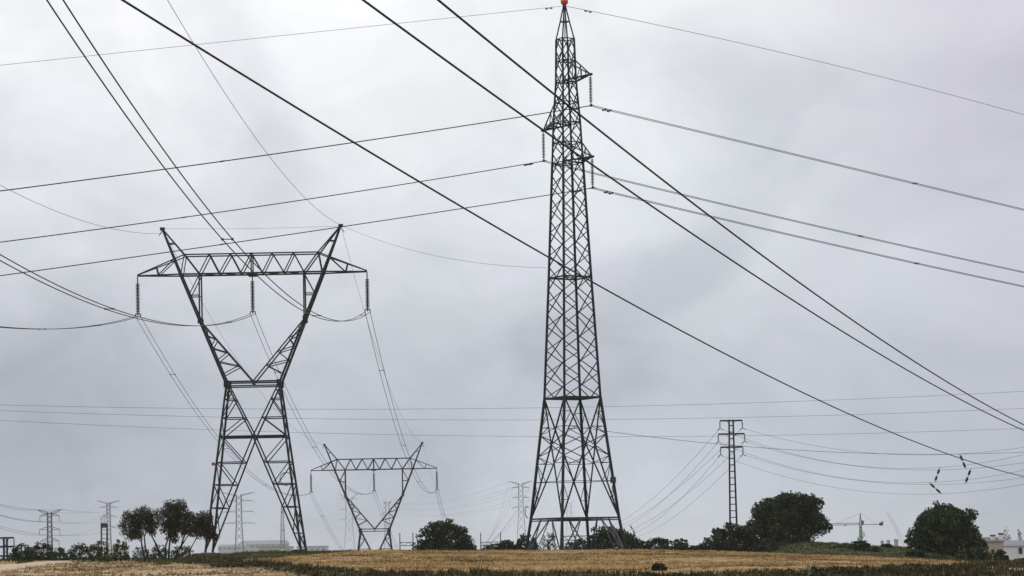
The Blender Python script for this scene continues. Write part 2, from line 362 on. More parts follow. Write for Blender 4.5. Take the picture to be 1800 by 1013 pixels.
tree('bush', 1235, 1348, 918, 972, 252, OAK, 9000, .24, 'broad dark bush hiding the foot of the narrow lattice pole', 'bush', GB, 13, .0, nclump=90)
tree('bush', 722, 842, 911, 968, 240, SHRUB_D, 10000, .22, 'rounded dense dark green bush alone between the small pylon and the tall tower', 'bush', GB, 14, .0, nclump=110)
tree('bush', 1018, 1137, 924, 968, 250, OAK, 7000, .24, 'dark bush seen through the right legs of the tall tower', 'bush', GB, 15, .0, nclump=80)
tree('bush', 1128, 1186, 943, 969, 250, SHRUB_D, 2600, .2, 'low dark bush right of the tall tower, left of a smaller reddish based one', 'bush', GB, 16, .0, nclump=40)
tree('bush', 1174, 1220, 947, 970, 254, OAK, 2200, .2, 'small dark bush midway between the tall tower and the narrow pole', 'bush', GB, 17, .0, nclump=34)
tree('bush', 1204, 1248, 956, 971, 250, SHRUB_D, 1400, .2, 'lowest dark bush touching the left side of the broad bush at the pole', 'bush', GB, 18, .0, nclump=24)
tree('bush', 905, 946, 938, 968, 248, SHRUB_D, 2600, .2, 'upright dark shrub against the left leg of the tall tower', 'bush', GB, 19, .0, nclump=36)
tree('bush', 868, 914, 948, 968, 246, SHRUB_D, 2400, .2, 'spreading low shrub left of the upright shrub by the tall tower', 'bush', GB, 20, .0, nclump=40)
tree('bush', 838, 874, 957, 968, 246, SHRUB, 900, .18, 'thin pale green low shrub beside the rounded dense bush', 'bush', GB, 21, .0, nclump=20)
tree('bush', 985, 1022, 953, 968, 252, OAK, 1400, .2, 'low dark bush in the middle between the tall tower legs', 'bush', GB, 22, .0, nclump=22)
tree('bush', 944, 984, 930, 968, 262, SHRUB, 800, .16, 'sparse twiggy shrub seen through the left bay of the tall tower legs', 'bush', GB, 23, .0, nclump=28)
tree('bush', 1490, 1534, 950, 981, 244, SHRUB_D, 2400, .18, 'dark round bush on the grassy bank below the crane', 'bush', GB, 24, .0, nclump=36)
tree('bush', 1545, 1572, 955, 975, 250, SHRUB_D, 1000, .16, 'small bush on the grassy bank between the crane and the lone dome tree', 'bush', GB, 25, .0, nclump=20)
tree('bush', 1668, 1752, 961, 994, 226, SHRUB, 5000, .18, 'yellow green bush in front of the lone dome tree', 'bush', GB, 26, .0, nclump=70)
tree('bush', 1742, 1776, 966, 996, 224, SHRUB_D, 2600, .18, 'dark bush in front of the tan house', 'bush', GB, 27, .0, nclump=40)
tree('bush', 1772, 1830, 981, 998, 224, SHRUB_D, 2600, .18, 'low dark hedge bush in front of the white house at the right edge', 'bush', GB, 28, .0, nclump=40)
tree('bush', 1625, 1672, 974, 988, 228, SHRUB, 1400, .16, 'low green shrub at the right end of the golden field', 'bush', GB, 29, .0, nclump=26)
tree('bush', 1142, 1174, 988, 1007, 137, OLIVE, 1500, .09, 'small dark isolated bush in the near edge of the golden field', 'bush', None, 30, .0, nclump=30)
for i, (a, b_, yt_, D, m_, n, lb) in enumerate([(1112, 1150, 950, 246, SHRUB_D, 1500, 'low ragged bush at the right foot of the tall tower'), (1150, 1182, 956, 244, SHRUB, 900, 'small olive bush in the low row right of the tall tower, in front'),
    (1186, 1214, 953, 248, SHRUB_D, 900, 'ragged bush in the low row, third from the pole bush'), (1222, 1262, 948, 247, SHRUB_D, 1800, 'ragged bush leaning on the left side of the broad pole bush'), (850, 890, 955, 250, SHRUB_D, 1400, 'ragged dark scrub left of the tall tower, next to the pale shrub'),
    (926, 950, 946, 244, SHRUB_D, 1200, 'narrow dark shrub right behind the left leg of the tall tower'), (1004, 1036, 946, 247, SHRUB_D, 1400, 'ragged bush between the two middle legs of the tall tower'), (1330, 1372, 945, 248, SHRUB_D, 2000, 'dark ragged bush in front of the widest tree'),
    (1462, 1500, 958, 247, SHRUB, 1600, 'olive shrub on the grassy bank left of the round bank bush'), (1520, 1552, 962, 243, SHRUB, 1300, 'olive shrub on the grassy bank right of the round bank bush'), (1588, 1632, 966, 240, SHRUB_D, 1800, 'dark shrub at the left foot of the lone dome tree')]):
    tree('bush', a, b_, yt_, 969, D, m_, n, .18, lb, 'bush', GB, 120 + i, .0, nclump=34)
GH = 'low shrubs of the dark hedge line between the two big round trees'
for i, (a, b_, yt_, lb) in enumerate([(1352, 1400, 956, 'low dark hedge shrub under the right half of the widest tree'), (1392, 1440, 953, 'low dark hedge shrub right below the outer branches of the widest tree'),
                                     (1432, 1476, 956, 'low dark hedge shrub below the end of the crane jib'), (1468, 1502, 957, 'low dark hedge shrub left of the crane foot')]):
    tree('hedge_shrub', a, b_, yt_, 966, 258, OAK, 1700, .2, lb, 'shrub', GH, 40 + i, .0, nclump=30)
GL = 'shrubs along the skyline at the lower left'
for i, (a, b_, yt_, D, m_, n, lb) in enumerate([
    (12, 62, 954, 204, SHRUB_D, 3200, 'dark bush at the far left below the cut off pole'), (48, 100, 952, 210, SHRUB_D, 3400, 'dark bush under the leftmost far pylon'),
    (88, 122, 960, 206, SHRUB, 1500, 'low olive green bush right of the leftmost far pylon'), (116, 166, 951, 208, SHRUB, 2200, 'loose grey green bush left of the white topped mast'),
    (150, 200, 950, 206, SHRUB_Y, 3000, 'yellowish bush at the foot of the white topped mast'), (194, 230, 947, 208, SHRUB_Y, 2200, 'tall yellow green bush left of the small multi stemmed trees'),
    (228, 268, 958, 214, PALE, 900, 'pale thin bush seen behind the leftmost multi stemmed tree'), (258, 300, 953, 216, SHRUB, 1200, 'grey green bush seen between the stems of the first two small trees'),
    (296, 345, 957, 216, SHRUB, 1500, 'green bush behind the stems of the middle small tree')]):
    tree('bush', a, b_, yt_, 984, D, m_, n, .13, lb, 'bush', GL, 60 + i, .0, nclump=40)
# small multi-stemmed trees at the left
def small_tree(pxs, D, crown_px, stems, seed, label, n):
    c0 = at(pxs, 984, D); bz = gz(c0.x, D) - .05; e = empty('scrub_tree', (c0.x, D, bz)); tag(e, label, 'tree', 'small multi stemmed trees beside the big pylon')
    def loc(px, py): p = at(px, py, D); return p.x - c0.x, p.z - bz
    bl = []
    for (cx, cy, rx, ry) in crown_px:
        x, z = loc(cx, cy); bl.append(((x, 0, z), (rx * 1.2 * D / FPX, rx * D / FPX * .9, ry * 1.2 * D / FPX)))
    q, f, ti = leaf_cloud(bl, int(n * 1.6), .12, seed, clump=.40, nclump=20 * len(bl), cut=.6); quadmesh('crown', q, f, ti, OLIVE, e)
    for st in stems:
        pts = []; rr = []
        for k, (px, py) in enumerate(st):
            x, z = loc(px, py); pts.append((x, math.sin(k * 1.7 + seed) * .12, z - (.15 if k == 0 else 0))); rr.append(.085 - .055 * k / max(1, len(st) - 1))
        MB().tube(pts, rr, 7).build('trunk', BARK, e)
    return e
small_tree(256, 196, [(232, 925, 17, 20), (248, 912, 20, 18), (266, 915, 14, 20), (240, 938, 14, 10), (268, 930, 8, 12)],
           [[(255, 984), (250, 962), (248, 945), (240, 925)], [(262, 984), (256, 965), (254, 945), (262, 920)], [(286, 980), (275, 958), (267, 942), (266, 925)]], 71,
           'leftmost of three small multi stemmed trees, with the roundest crown', 5200)
small_tree(298, 198, [(297, 905, 17, 20), (314, 905, 20, 19), (300, 928, 16, 16), (328, 920, 18, 18), (305, 945, 10, 9), (335, 930, 14, 12)],
           [[(291, 984), (291, 962), (296, 945), (296, 920)], [(296, 984), (298, 960), (300, 940), (308, 915)], [(308, 984), (313, 966), (322, 955), (332, 938), (335, 925)], [(318, 960), (322, 948), (328, 935), (322, 915)]], 72,
           'middle and tallest of three small multi stemmed trees, with a leaning forked stem', 7600)
small_tree(336, 194, [(358, 915, 13, 14), (352, 928, 15, 13), (368, 935, 12, 13), (378, 945, 6, 7)],
           [[(331, 986), (335, 965), (343, 950), (352, 930)]], 73, 'rightmost of three small multi stemmed trees, overlapping the left leg of the big pylon', 3400)
for i, (a, b_, yt_, D, lb) in enumerate([(506, 548, 966.5, 232, 'low dark grassy scrub mound at the right feet of the big pylon'), (540, 585, 968.5, 230, 'flat brownish scrub just right of the scrub mound at the big pylon feet'), (400, 470, 971.5, 225, 'thin brown scrub line between the feet of the big pylon')]):
    tree('scrub', a, b_, yt_, 974, D, SHRUB_Y if i else OLIVE, 1500, .14, lb, 'scrub', 'low scrub at the big pylon feet', 90 + i, .0, nclump=50)
# hazy trees far behind
for i, (a, b_, yt_, yb_, D, m_, n, lb) in enumerate([(1499, 1532, 934, 953, 1500, PALE, 1100, 'hazy pale tree behind the foot of the crane'), (1752, 1784, 926, 950, 1300, PALE, 1100, 'hazy grey bare tree behind the house chimneys'),
                                                  (1784, 1800, 926, 948, 1350, PALE, 500, 'slender hazy bare tree at the right edge behind the white house')]):
    tree('distant_tree', a, b_, yt_, yb_, D, m_, n, 1.1, lb, 'tree', 'hazy trees far behind', 80 + i, .0, nclump=40)
# ------------------------------------------------------------------ the two big delta pylons
def insulator(z0, z1, x, y, parent, name='insulator_string', discs=22, r=.27, yoke=True, spread=.3, axis=(1, 0)):
    m = MB(); m.tube([(x, y, z0), (x, y, z1)], .07, 6); n = discs; a = z0 - .75; b_ = z1 + .45
    for k in range(n):
        z = a + (b_ - a) * (k + .5) / n; hgt = abs(a - b_) / n
        m.lathe((x, y, z), [(.03, hgt * .42), (r * .6, hgt * .25), (r, -hgt * .12), (r * .9, -hgt * .3), (.03, -hgt * .3)], 9)
    o = m.build(name, GLASS_INS, parent)
    if yoke:
        m = MB(); ax, ay = axis
        m.beam((x, y, z1 + .5), (x, y, z1 + .32), .1)
        m.beam((x - ax * spread, y - ay * spread, z1 + .2), (x + ax * spread, y + ay * spread, z1 + .2), .09)
        m.beam((x, y, z1 + .42), (x - ax * spread, y - ay * spread, z1 + .2), .07); m.beam((x, y, z1 + .42), (x + ax * spread, y + ay * spread, z1 + .2), .07)
        for sx in (-1, 1):
            m.beam((x + sx * ax * spread, y + sx * ay * spread, z1 + .22), (x + sx * ax * spread, y + sx * ay * spread, z1 - .06), .09)
            m.beam((x + sx * ax * spread - ay * .22, y + sx * ay * spread - ax * .22, z1), (x + sx * ax * spread + ay * .22, y + sx * ay * spread + ax * .22, z1), .08)
        m.build('yoke', STEEL, o)
    return o
def ln(a, b_, t): return a + (b_ - a) * t
def delta_pylon(loc, label, group, steel, k=1.0, details=True):
    e = empty('delta_pylon', loc); tag(e, label, 'pylon', group)
    WL, WB = .245 * k, .11 * k
    def xo(z): return ln(5.5, 3.07, z / 19.1) if z <= 19.1 else 3.07 + .4045 * (z - 19.1)
    def yd(z): return ln(3.6, 1.5, z / 19.1) if z <= 19.1 else (ln(1.5, 1.1, (z - 19.1) / 13.1) if z <= 32.2 else ln(1.1, .12, (z - 32.2) / 5.5))
    def xi(z):                                  # inner diagonal of the lower body
        return ln(0, 2.95, (z - 13) / 6.1) if z >= 13 else ln(5.3, 0, z / 13)
    lv = [1.6, 4.7, 7.4, 10, 13, 15.2, 17.4]
    for sx in (-1, 1):
        for sy in (-1, 1):
            MB().beam((sx * 5.63, sy * 3.7, -1.2), (sx * 3.07, sy * 1.5, 19.1), WL * 1.05, WL * .9).build('leg', steel, e)
    br = MB(); 
    for sy in (-1, 1):
        for sx in (-1, 1):
            br.beam((sx * 5.4, sy * 3.6, 0), (0, sy * yd(13), 13), WL * .62); br.beam((0, sy * yd(13), 13), (sx * 2.95, sy * 1.5, 19), WL * .62)
            for i, z in enumerate(lv):
                if z != 13: br.beam((sx * xo(z), sy * yd(z), z), (sx * xi(z), sy * yd(z), z), WB * 1.1)
                if i and z <= 13: br.beam((sx * xo(z), sy * yd(z), z), (sx * xi(lv[i - 1]), sy * yd(lv[i - 1]), lv[i - 1]), WB)
                if z >= 13: 
                    z2 = lv[i + 1] if i + 1 < len(lv) else 18.6
                    br.beam((sx * xo(z), sy * yd(z), z), (sx * xi(z2), sy * yd(z2), z2), WB)
        br.beam((-xo(13), sy * yd(13), 13), (xo(13), sy * yd(13), 13), WB * 1.8)
    for sx in (-1, 1):                            # side faces
        zz = [.5] + lv + [19.1]
        for i, z in enumerate(zz[1:]):
            br.beam((sx * xo(z), -yd(z), z), (sx * xo(z), yd(z), z), WB * .9)
            z0 = zz[i]; s_ = 1 if i % 2 else -1
            br.beam((sx * xo(z0), s_ * yd(z0), z0), (sx * xo(z), -s_ * yd(z), z), WB * .9)
            br.beam((sx * xi(z), -yd(z), z), (sx * xi(z), yd(z), z), WB * .8)
    for a, b_ in ((-1, 1), (1, -1)): br.beam((-xo(13), a * yd(13), 13), (xo(13), b_ * yd(13), 13), WB)
    br.build('body_bracing', steel, e)
    m = MB()
    for sy in (-1, 1):
        m.beam((-3.3, sy * 1.5, 19.45), (3.3, sy * 1.5, 19.45), WL * .7); m.beam((-3.3, sy * 1.5, 18.95), (3.3, sy * 1.5, 18.95), WL * .6)
    for sx in (-1, 0, 1): m.beam((sx * 3.07, -1.5, 19.2), (sx * 3.07, 1.5, 19.2), WL * .7)
    for sx in (-1, 1):
        for sy in (-1, 1): m.box((sx * 3.1, sy * 1.5, 19.2), (.55, .36, .85))
    m.build('waist_frame', steel, e)
    for sx in (-1, 1):                            # one arm of the V
        m = MB()
        for sy in (-1, 1):
            m.beam((sx * 3.07, sy * 1.5, 19.1), (sx * xo(32.2), sy * 1.1, 32.2), WL)
            m.beam((0, sy * 1.5, 19.4), (sx * xo(26.7), sy * yd(26.7), 26.7), WL * .62)
            vz = [20.3, 21.9, 23.5, 25.0, 26.0]
            def xn(z): return ln(0, xo(26.7), (z - 19.4) / 7.3)
            prev = None
            for i, z in enumerate(vz):
                # rungs roughly square to the arm
                zo = z; zi = min(26.6, z + 1.0 if i < 4 else z + .4)
                br_ = (sx * xo(zo), sy * yd(zo), zo), (sx * xn(zi), sy * yd(zi), zi)
                m.beam(*br_, WB)
                if prev: m.beam(prev, br_[0] if i % 2 else br_[0], WB)
                prev = br_[1]
            m.beam((sx * 6.12, sy * 1.1, 32.2), (sx * 6.12, sy * yd(26.9), 26.9), WB * 1.5)
            m.beam((sx * 6.12, sy * 1.1, 29.7), (sx * xo(29.7), sy * 1.1, 29.7), WB * 1.1)
            m.beam((sx * xo(29.7), sy * 1.1, 29.7), (sx * 6.12, sy * 1.1, 32.1), WB)
        for z in (22, 24.5, 26.7, 29.7): m.beam((sx * xo(z), -yd(z), z), (sx * xo(z), yd(z), z), WB)
        [m.box((sx * xo(26.7), sy * 1.2, 26.7), (.42, .12, .7)) for sy in (-1, 1)]
        m.build('v_arm', steel, e)
        m = MB()
        for sy in (-1, 1):
            m.beam((sx * xo(32.2), sy * 1.1, 32.2), (sx * 10.5, sy * .1, 37.7), WL * .75)
            m.beam((sx * 7.85, sy * 1.1, 34.5), (sx * 10.5, sy * .1, 37.7), WL * .6)
            m.beam((sx * 6.12, sy * 1.1, 32.2), (sx * 7.85, sy * 1.1, 34.5), WL * .6)
            m.beam((sx * 9.77, sy * .42, 35.9), (sx * 9.05, sy * .6, 35.95), WB)
        m.box((sx * 10.5, 0, 37.7), (.55, .3, .35)); m.beam((sx * 10.45, 0, 37.6), (sx * 10.9, 0, 36.9), .08)
        m.build('earth_wire_peak', steel, e)
    m = MB()                                       # the cross beam
    top = [-7.85, -4.95, -2.45, 0, 2.45, 4.95, 7.85]; bot = [-6.15, -3.8, -1.27, 1.27, 3.8, 6.15]
    for sy in (-1, 1):
        y = sy * 1.1
        m.beam((-8.6, y, 32.2), (8.6, y, 32.2), WL * .75); m.beam((-7.85, y, 34.5), (7.85, y, 34.5), WL * .6)
        for sx in (-1, 1):
            m.beam((sx * 8.6, y, 32.2), (sx * 13.5, sy * .1, 32.2), WL * .65)
            m.beam((sx * 7.85, y, 34.5), (sx * 13.5, sy * .1, 32.3), WL * .5)
            m.beam((sx * 11, sy * .57, 32.2), (sx * 9.1, sy * .88, 34.0), WB); m.beam((sx * 11, sy * .57, 32.2), (sx * 11.25, sy * .5, 33.2), WB)
            m.beam((sx * 7.85, y, 34.5), (sx * 8.25, y, 32.2), WB)
        for i in range(6):
            m.beam((top[i], y, 34.5), (bot[i], y, 32.2), WB * 1.1); m.beam((bot[i], y, 32.2), (top[i + 1], y, 34.5), WB * 1.1)
        m.beam((0, y, 32.1), (0, y, 34.6), WL * .6)
    for x in [-8.25] + bot + [8.25]: m.beam((x, -1.1, 32.2), (x, 1.1, 32.2), WB)
    for x in top: m.beam((x, -1.1, 34.5), (x, 1.1, 34.5), WB)
    for i in range(5): m.beam((bot[i], -1.1, 32.2), (bot[i + 1], 1.1, 32.2), WB * .8)
    m.box((0, 0, 32.1), (1.0, 2.4, .28))
    m.build('cross_beam', steel, e)
    for x in (-13.5, 0, 13.5): insulator(32.1, 27.5, x, 0, e, discs=20)
    return e
P1 = at(443, 481.5, 300); P1 = Vector((P1.x, 300, P1.z - 32.2))
lean = at(451, 965, 300); P1.x = (P1.x + lean.x) / 2
P2 = at(657, 825.5, 549); P2 = Vector((P2.x, 549, P2.z - 32.2))
py1 = delta_pylon(P1, 'big black delta shaped pylon with X braced legs at left, nearest of its kind', 'delta shaped pylons of one line', STEEL)
# climbing marker and hoop on the near pylon
MB().box((-4.55, -2.9, 9.8), (.38, .12, .34)).build('warning_plate', DRED, py1)
MB().tube([(3.9 + .75 * math.cos(a), -3.0, 7.9 + .75 * math.sin(a)) for a in [i * 2 * math.pi / 20 for i in range(21)]], .05, 5).build('cable_hoop', STEEL, py1)
for sx in (-1, 1):
    for sy in (-1, 1): MB().box((sx * 5.6, sy * 3.68, -.9), (.8, .8, .9)).build('footing', CONC, py1)
def copy_tree(o, parent=None):
    c = o.copy(); C.objects.link(c); c.parent = parent
    for ch in list(o.children): copy_tree(ch, c)
    return c
py2 = copy_tree(py1); py2.location = P2; py2['label'] = 'smaller delta shaped pylon farther off, its feet hidden behind the golden field'
for ch in list(py2.children):
    if ch.name.startswith(('warning_plate', 'cable_hoop', 'footing')): bpy.data.objects.remove(ch)
# ------------------------------------------------------------------ the tall tower
YT_ = 225.0
TB = at(1011, 965, YT_); TT = at(992.5, 10, YT_)
TX = (TB.x + TT.x) / 2; TZ = TT.z - 47.75
ta = R(-62)
tw = empty('lattice_tower', (TX, YT_, TZ), ta); tag(tw, 'tallest slender lattice tower with an orange ball on top and three short side arms', 'tower')
HP = [(-1.2, 3.3), (0, 3.15), (2.3, 2.84), (12.9, 1.81), (23.55, 1.375), (33.7, 1.0), (37.3, .87), (40.9, .66), (44.75, .587), (46.3, .30), (47.75, .06)]
def hs(z): return float(np.interp(z, [p[0] for p in HP], [p[1] for p in HP]))
LW, BW = .165, .072
CORN = [(1, -1), (1, 1), (-1, 1), (-1, -1)]
for sx, sy in CORN:
    m = MB()
    for (z0, h0), (z1, h1) in zip(HP, HP[1:]):
        wv = LW * (1.15 if z0 < 12 else 1.0 if z0 < 33 else .8 if z0 < 44 else .55)
        m.beam((sx * h0, sy * h0, z0), (sx * h1, sy * h1, z1), wv)
    m.build('leg', STEEL, tw)
def face(i): return CORN[i], CORN[(i + 1) % 4]
def pt(c, z): h = hs(z); return Vector((c[0] * h, c[1] * h, z))
def ring(m, z, w, cross=False):
    for i in range(4): a, b_ = face(i); m.beam(pt(a, z), pt(b_, z), w)
    if cross: m.beam(pt(CORN[0], z), pt(CORN[2], z), w * .7); m.beam(pt(CORN[1], z), pt(CORN[3], z), w * .7)
segs = [(12.9, 23.55, 5), (23.55, 33.7, 5), (33.7, 40.9, 4), (40.9, 44.75, 2)]
for i in range(4):
    up = MB(); a, b_ = face(i)
    for z0, z1, n in segs:
        dz = (z1 - z0) / n; k = -(0 if i % 2 == 0 else .5)
        while k < n - 1e-6:
            za, zb_ = z0 + dz * max(0, k), z0 + dz * min(n, k + 1)
            if k < 0: pm = (pt(a, z0) + pt(b_, z0)) / 2; up.beam(pm, pt(a, zb_), BW); up.beam(pm, pt(b_, zb_), BW)
            elif k + 1 > n + 1e-6: pm = (pt(a, z1) + pt(b_, z1)) / 2; up.beam(pt(a, za), pm, BW); up.beam(pt(b_, za), pm, BW)
            else: up.beam(pt(a, za), pt(b_, zb_), BW); up.beam(pt(b_, za), pt(a, zb_), BW)
            k += 1
    for z in (44.75, 42.8, 40.9, 39.1, 37.3, 35.5, 33.7): up.beam(pt(a, z), pt(b_, z), BW * 1.1)
    up.beam(pt(a, 23.55), pt(b_, 23.55), BW * 1.7)
    up.build('face_bracing', STEEL, tw)
m = MB(); ring(m, 46.3, BW); m.build('peak_ring', STEEL, tw)
for z in (40.9, 37.3, 33.7, 23.55):
    m = MB(); m.beam(pt(CORN[0], z), pt(CORN[2], z), .06); m.beam(pt(CORN[1], z), pt(CORN[3], z), .06); m.build('plan_bracing', STEEL, tw)
m = MB()
for sx in (-1, 1): m.beam((sx * .13, 0, 44.7), (sx * .06, 0, 47.5), .035)
for k in range(12): m.beam((-.12, 0, 44.9 + k * .2), (.12, 0, 44.9 + k * .2), .03)
m.build('ladder', STEEL2, tw)
m = MB(); ring(m, 12.9, .15, True); m.build('waist_ring', STEEL, tw)
m = MB(); ring(m, 2.33, .11); ring(m, 2.14, .09)
for i in range(4):
    a, b_ = face(i); c, d = face((i + 1) % 4); m.beam((pt(a, 2.3) + pt(b_, 2.3)) / 2, (pt(c, 2.3) + pt(d, 2.3)) / 2, .12)
m.build('base_ring', STEEL, tw)
lo = MB(); z0, z1 = 2.3, 12.9
for i in range(4):
    a, b_ = face(i); A0, B0, A1, B1 = pt(a, z0), pt(b_, z0), pt(a, z1), pt(b_, z1)
    lo.beam(A0, B1, .105); lo.beam(B0, A1, .105)
    wb, wt = (B0 - A0).length, (B1 - A1).length; tcx = wb / (wb + wt); zc = z0 + (z1 - z0) * tcx; X_ = A0.lerp(B1, tcx)
    for c, top_, bot_, opp in ((a, A1, A0, B0), (b_, B1, B0, A0)):
        lo.beam(X_, pt(c, zc + .9), .07); lo.beam(X_, pt(c, zc - 1.0), .07)
        # struts between leg and diagonals, upper triangle and lower triangle
        Dn = B0 if c is a else A0; Up = B1 if c is a else A1
        prev = None
        for tq in (.3, .62):
            pl = pt(c, ln(z1, zc, tq)); pd = top_.lerp(X_, tq); lo.beam(pl, pd, .055)
            if prev is not None: lo.beam(prev, pl, .05)
            prev = pd
        lo.beam(prev, pt(c, zc + .9), .05); prev = None
        for tq in (.25, .5, .75):
            pl = pt(c, ln(z0, zc, tq)); pd = bot_.lerp(X_, tq); lo.beam(pl, pd, .055)
            if prev is not None: lo.beam(prev, pl, .05)
            prev = pd
        lo.beam(prev, pt(c, zc - 1.0), .05)
    lo.beam(A0.lerp(X_, .5), B0.lerp(X_, .5), .05)
lo.build('lower_bracing', STEEL, tw)
for i in range(4):
    ft = MB(); a, b_ = face(i); A, B = pt(a, 2.3), pt(b_, 2.3); Af, Bf = pt(a, -.4), pt(b_, -.4)
    ft.beam(A.lerp(B, .33), Af.lerp(Bf, .04), .10); ft.beam(A.lerp(B, .67), Af.lerp(Bf, .96), .10)
    ft.beam(A.lerp(B, .33), Af.lerp(Bf, .17), .07); ft.beam(A.lerp(B, .67), Af.lerp(Bf, .83), .07); ft.beam(A, B, .09)
    ft.build('foot_brace', GALV, tw)
# side arms (arm direction +x / -x) with insulator strings
ARM = 4.35
clamps = []
for zr, zt_, ztop, s_ in ((40.9, 40.86, 42.8, 1), (37.3, 37.26, 39.1, -1), (33.7, 33.66, 35.5, 1)):
    m = MB(); tip = Vector((s_ * ARM, 0, zt_)); h = hs(zr)
    for sy in (-1, 1):
        m.beam((s_ * h, sy * h, zr), tip, .13); m.beam((s_ * hs(ztop), sy * hs(ztop), ztop), tip, .09)
        for tq in (.35, .68):
            p = Vector((s_ * h, sy * h, zr)).lerp(tip, tq); q = Vector((s_ * hs(ztop), sy * hs(ztop), ztop)).lerp(tip, tq); m.beam(p, q, .055)
        m.beam(Vector((s_ * h, sy * h, zr)), Vector((s_ * hs(ztop), sy * hs(ztop), ztop)).lerp(tip, .35), .055)
        m.beam(Vector((s_ * h, sy * h, zr)).lerp(tip, .35), Vector((s_ * h, -sy * h, zr)).lerp(tip, .68), .055)
    for tq in (.35, .68): m.beam(Vector((s_ * h, -h, zr)).lerp(tip, tq), Vector((s_ * h, h, zr)).lerp(tip, tq), .06)
    m.box(tip, (.3, .3, .18))
    ar = m.build('side_arm', STEEL, tw)
    ins = MB(); zz0, zz1 = zt_ - .05, zt_ - 2.75
    ins.tube([(s_ * ARM, 0, zz0), (s_ * ARM, 0, zz1)], .03, 6)
    for k in range(17):
        z = zz0 - .25 - k * .132; ins.lathe((s_ * ARM, 0, z), [(.03, .05), (.10, .03), (.17, -.02), (.03, -.045)], 9)
    io = ins.build('insulator_string', GLASS_INS, tw)
    y_ = MB(); y_.beam((s_ * ARM, 0, zz1 + .2), (s_ * ARM - .2, 0, zz1), .06); y_.beam((s_ * ARM, 0, zz1 + .2), (s_ * ARM + .2, 0, zz1), .06)
    y_.beam((s_ * ARM - .22, 0, zz1), (s_ * ARM + .22, 0, zz1), .07); y_.beam((s_ * ARM - .2, -.2, zz1), (s_ * ARM - .2, .2, zz1), .08); y_.beam((s_ * ARM + .2, -.2, zz1), (s_ * ARM + .2, .2, zz1), .08)
    y_.build('yoke', STEEL, io)
    ca, sa = math.cos(ta), math.sin(ta)
    clamps.append(Vector((TX + s_ * ARM * ca, YT_ + s_ * ARM * sa, TZ + zz1)))
m = MB(); prof = [(.001, -.34)] + [(.34 * math.cos(a), .34 * math.sin(a)) for a in [R(-75 + 15 * i) for i in range(11)]] + [(.001, .34)]
m.lathe((0, 0, 48.1), prof, 16); m.build('marker_ball', ORANGE, tw, True)
MB().beam((0, 0, 47.6), (0, 0, 47.8), .22).build('top_cap', STEEL, tw)
cb = pt(CORN[1], 5.6); MB().box(cb + Vector((-.1, .05, 0)), (.42, .35, .5)).build('equipment_box', STEEL2, tw)
MB().tube([pt(CORN[3], 2.4) + Vector((.1, -.35 - .3 * math.sin(a), .55 - .5 * math.cos(a))) for a in [i * math.pi / 10 for i in range(11)]], .04, 5).build('cable_loop', STEEL2, tw)
TOPW = Vector((TX, YT_, TZ + 47.72))
# ------------------------------------------------------------------ wires
def fit_cable(pts, A=None, B=None, D0=None, D1=None, e0=0, e1=0, n=48):
    """a parabola in a vertical plane. A, B: 3-D ends (else pixel ends at depth D0, D1)"""
    P0 = Vector(A) if A is not None else at(*pts[0], D0); P1_ = Vector(B) if B is not None else at(*pts[-1], D1)
    inner = pts if A is None and B is None else pts
    d = Vector((P1_.x - P0.x, P1_.y - P0.y, 0)); S = [0, 1]; Zs = [P0.z, P1_.z]; Wt = [60, 60]
    for px, py in inner:
        r_ = ray(px, py); den = r_.x * d.y - r_.y * d.x
        if abs(den) < 1e-9: continue
        tt = (P0.x * d.y - P0.y * d.x) / den; p = CP + r_ * tt
        s = ((p.x - P0.x) * d.x + (p.y - P0.y) * d.y) / d.length_squared
        S.append(s); Zs.append(p.z); Wt.append(1)
    if len(set(round(s, 3) for s in S)) > 2: co = np.polyfit(S, Zs, 2, w=Wt)
    else: co = np.array([0, P1_.z - P0.z, P0.z])
    ss = np.linspace(-e0, 1 + e1, n)
    return [Vector((P0.x + d.x * s, P0.y + d.y * s, float(np.polyval(co, s)))) for s in ss]
def perp(pts):
    d = pts[-1] - pts[0]; return Vector((d.y, -d.x, 0)).normalized()
def wire(pts, r, label, group, name='overhead_wire', damp=()):
    o = MB().tube(pts, r, 6).build(name, WIRE, None, True); recenter(o, pts[0]); tag(o, label, 'wire', group)
    for i, dist in damp: damper(pts, i, dist, o, pts[0])
    return o
def along(pts, dist, rev=False):
    q = list(reversed(pts)) if rev else pts; acc = 0
    for a, b_ in zip(q, q[1:]):
        l_ = (b_ - a).length
        if acc + l_ >= dist: return a.lerp(b_, (dist - acc) / l_), (b_ - a).normalized()
        acc += l_
    return q[-1], (q[-1] - q[-2]).normalized()
def damper(pts, rev, dist, parent, org):
    p, d = along(pts, dist, rev); m = MB(); q = p - Vector((0, 0, .09))
    m.beam(p, q, .04); m.beam(q - d * .28, q + d * .28, .03); m.beam(q - d * .34, q - d * .16, .11); m.beam(q + d * .16, q + d * .34, .11)
    o = m.build('damper', STEEL2, parent); o.data.transform(Matrix.Translation(-Vector(org)))
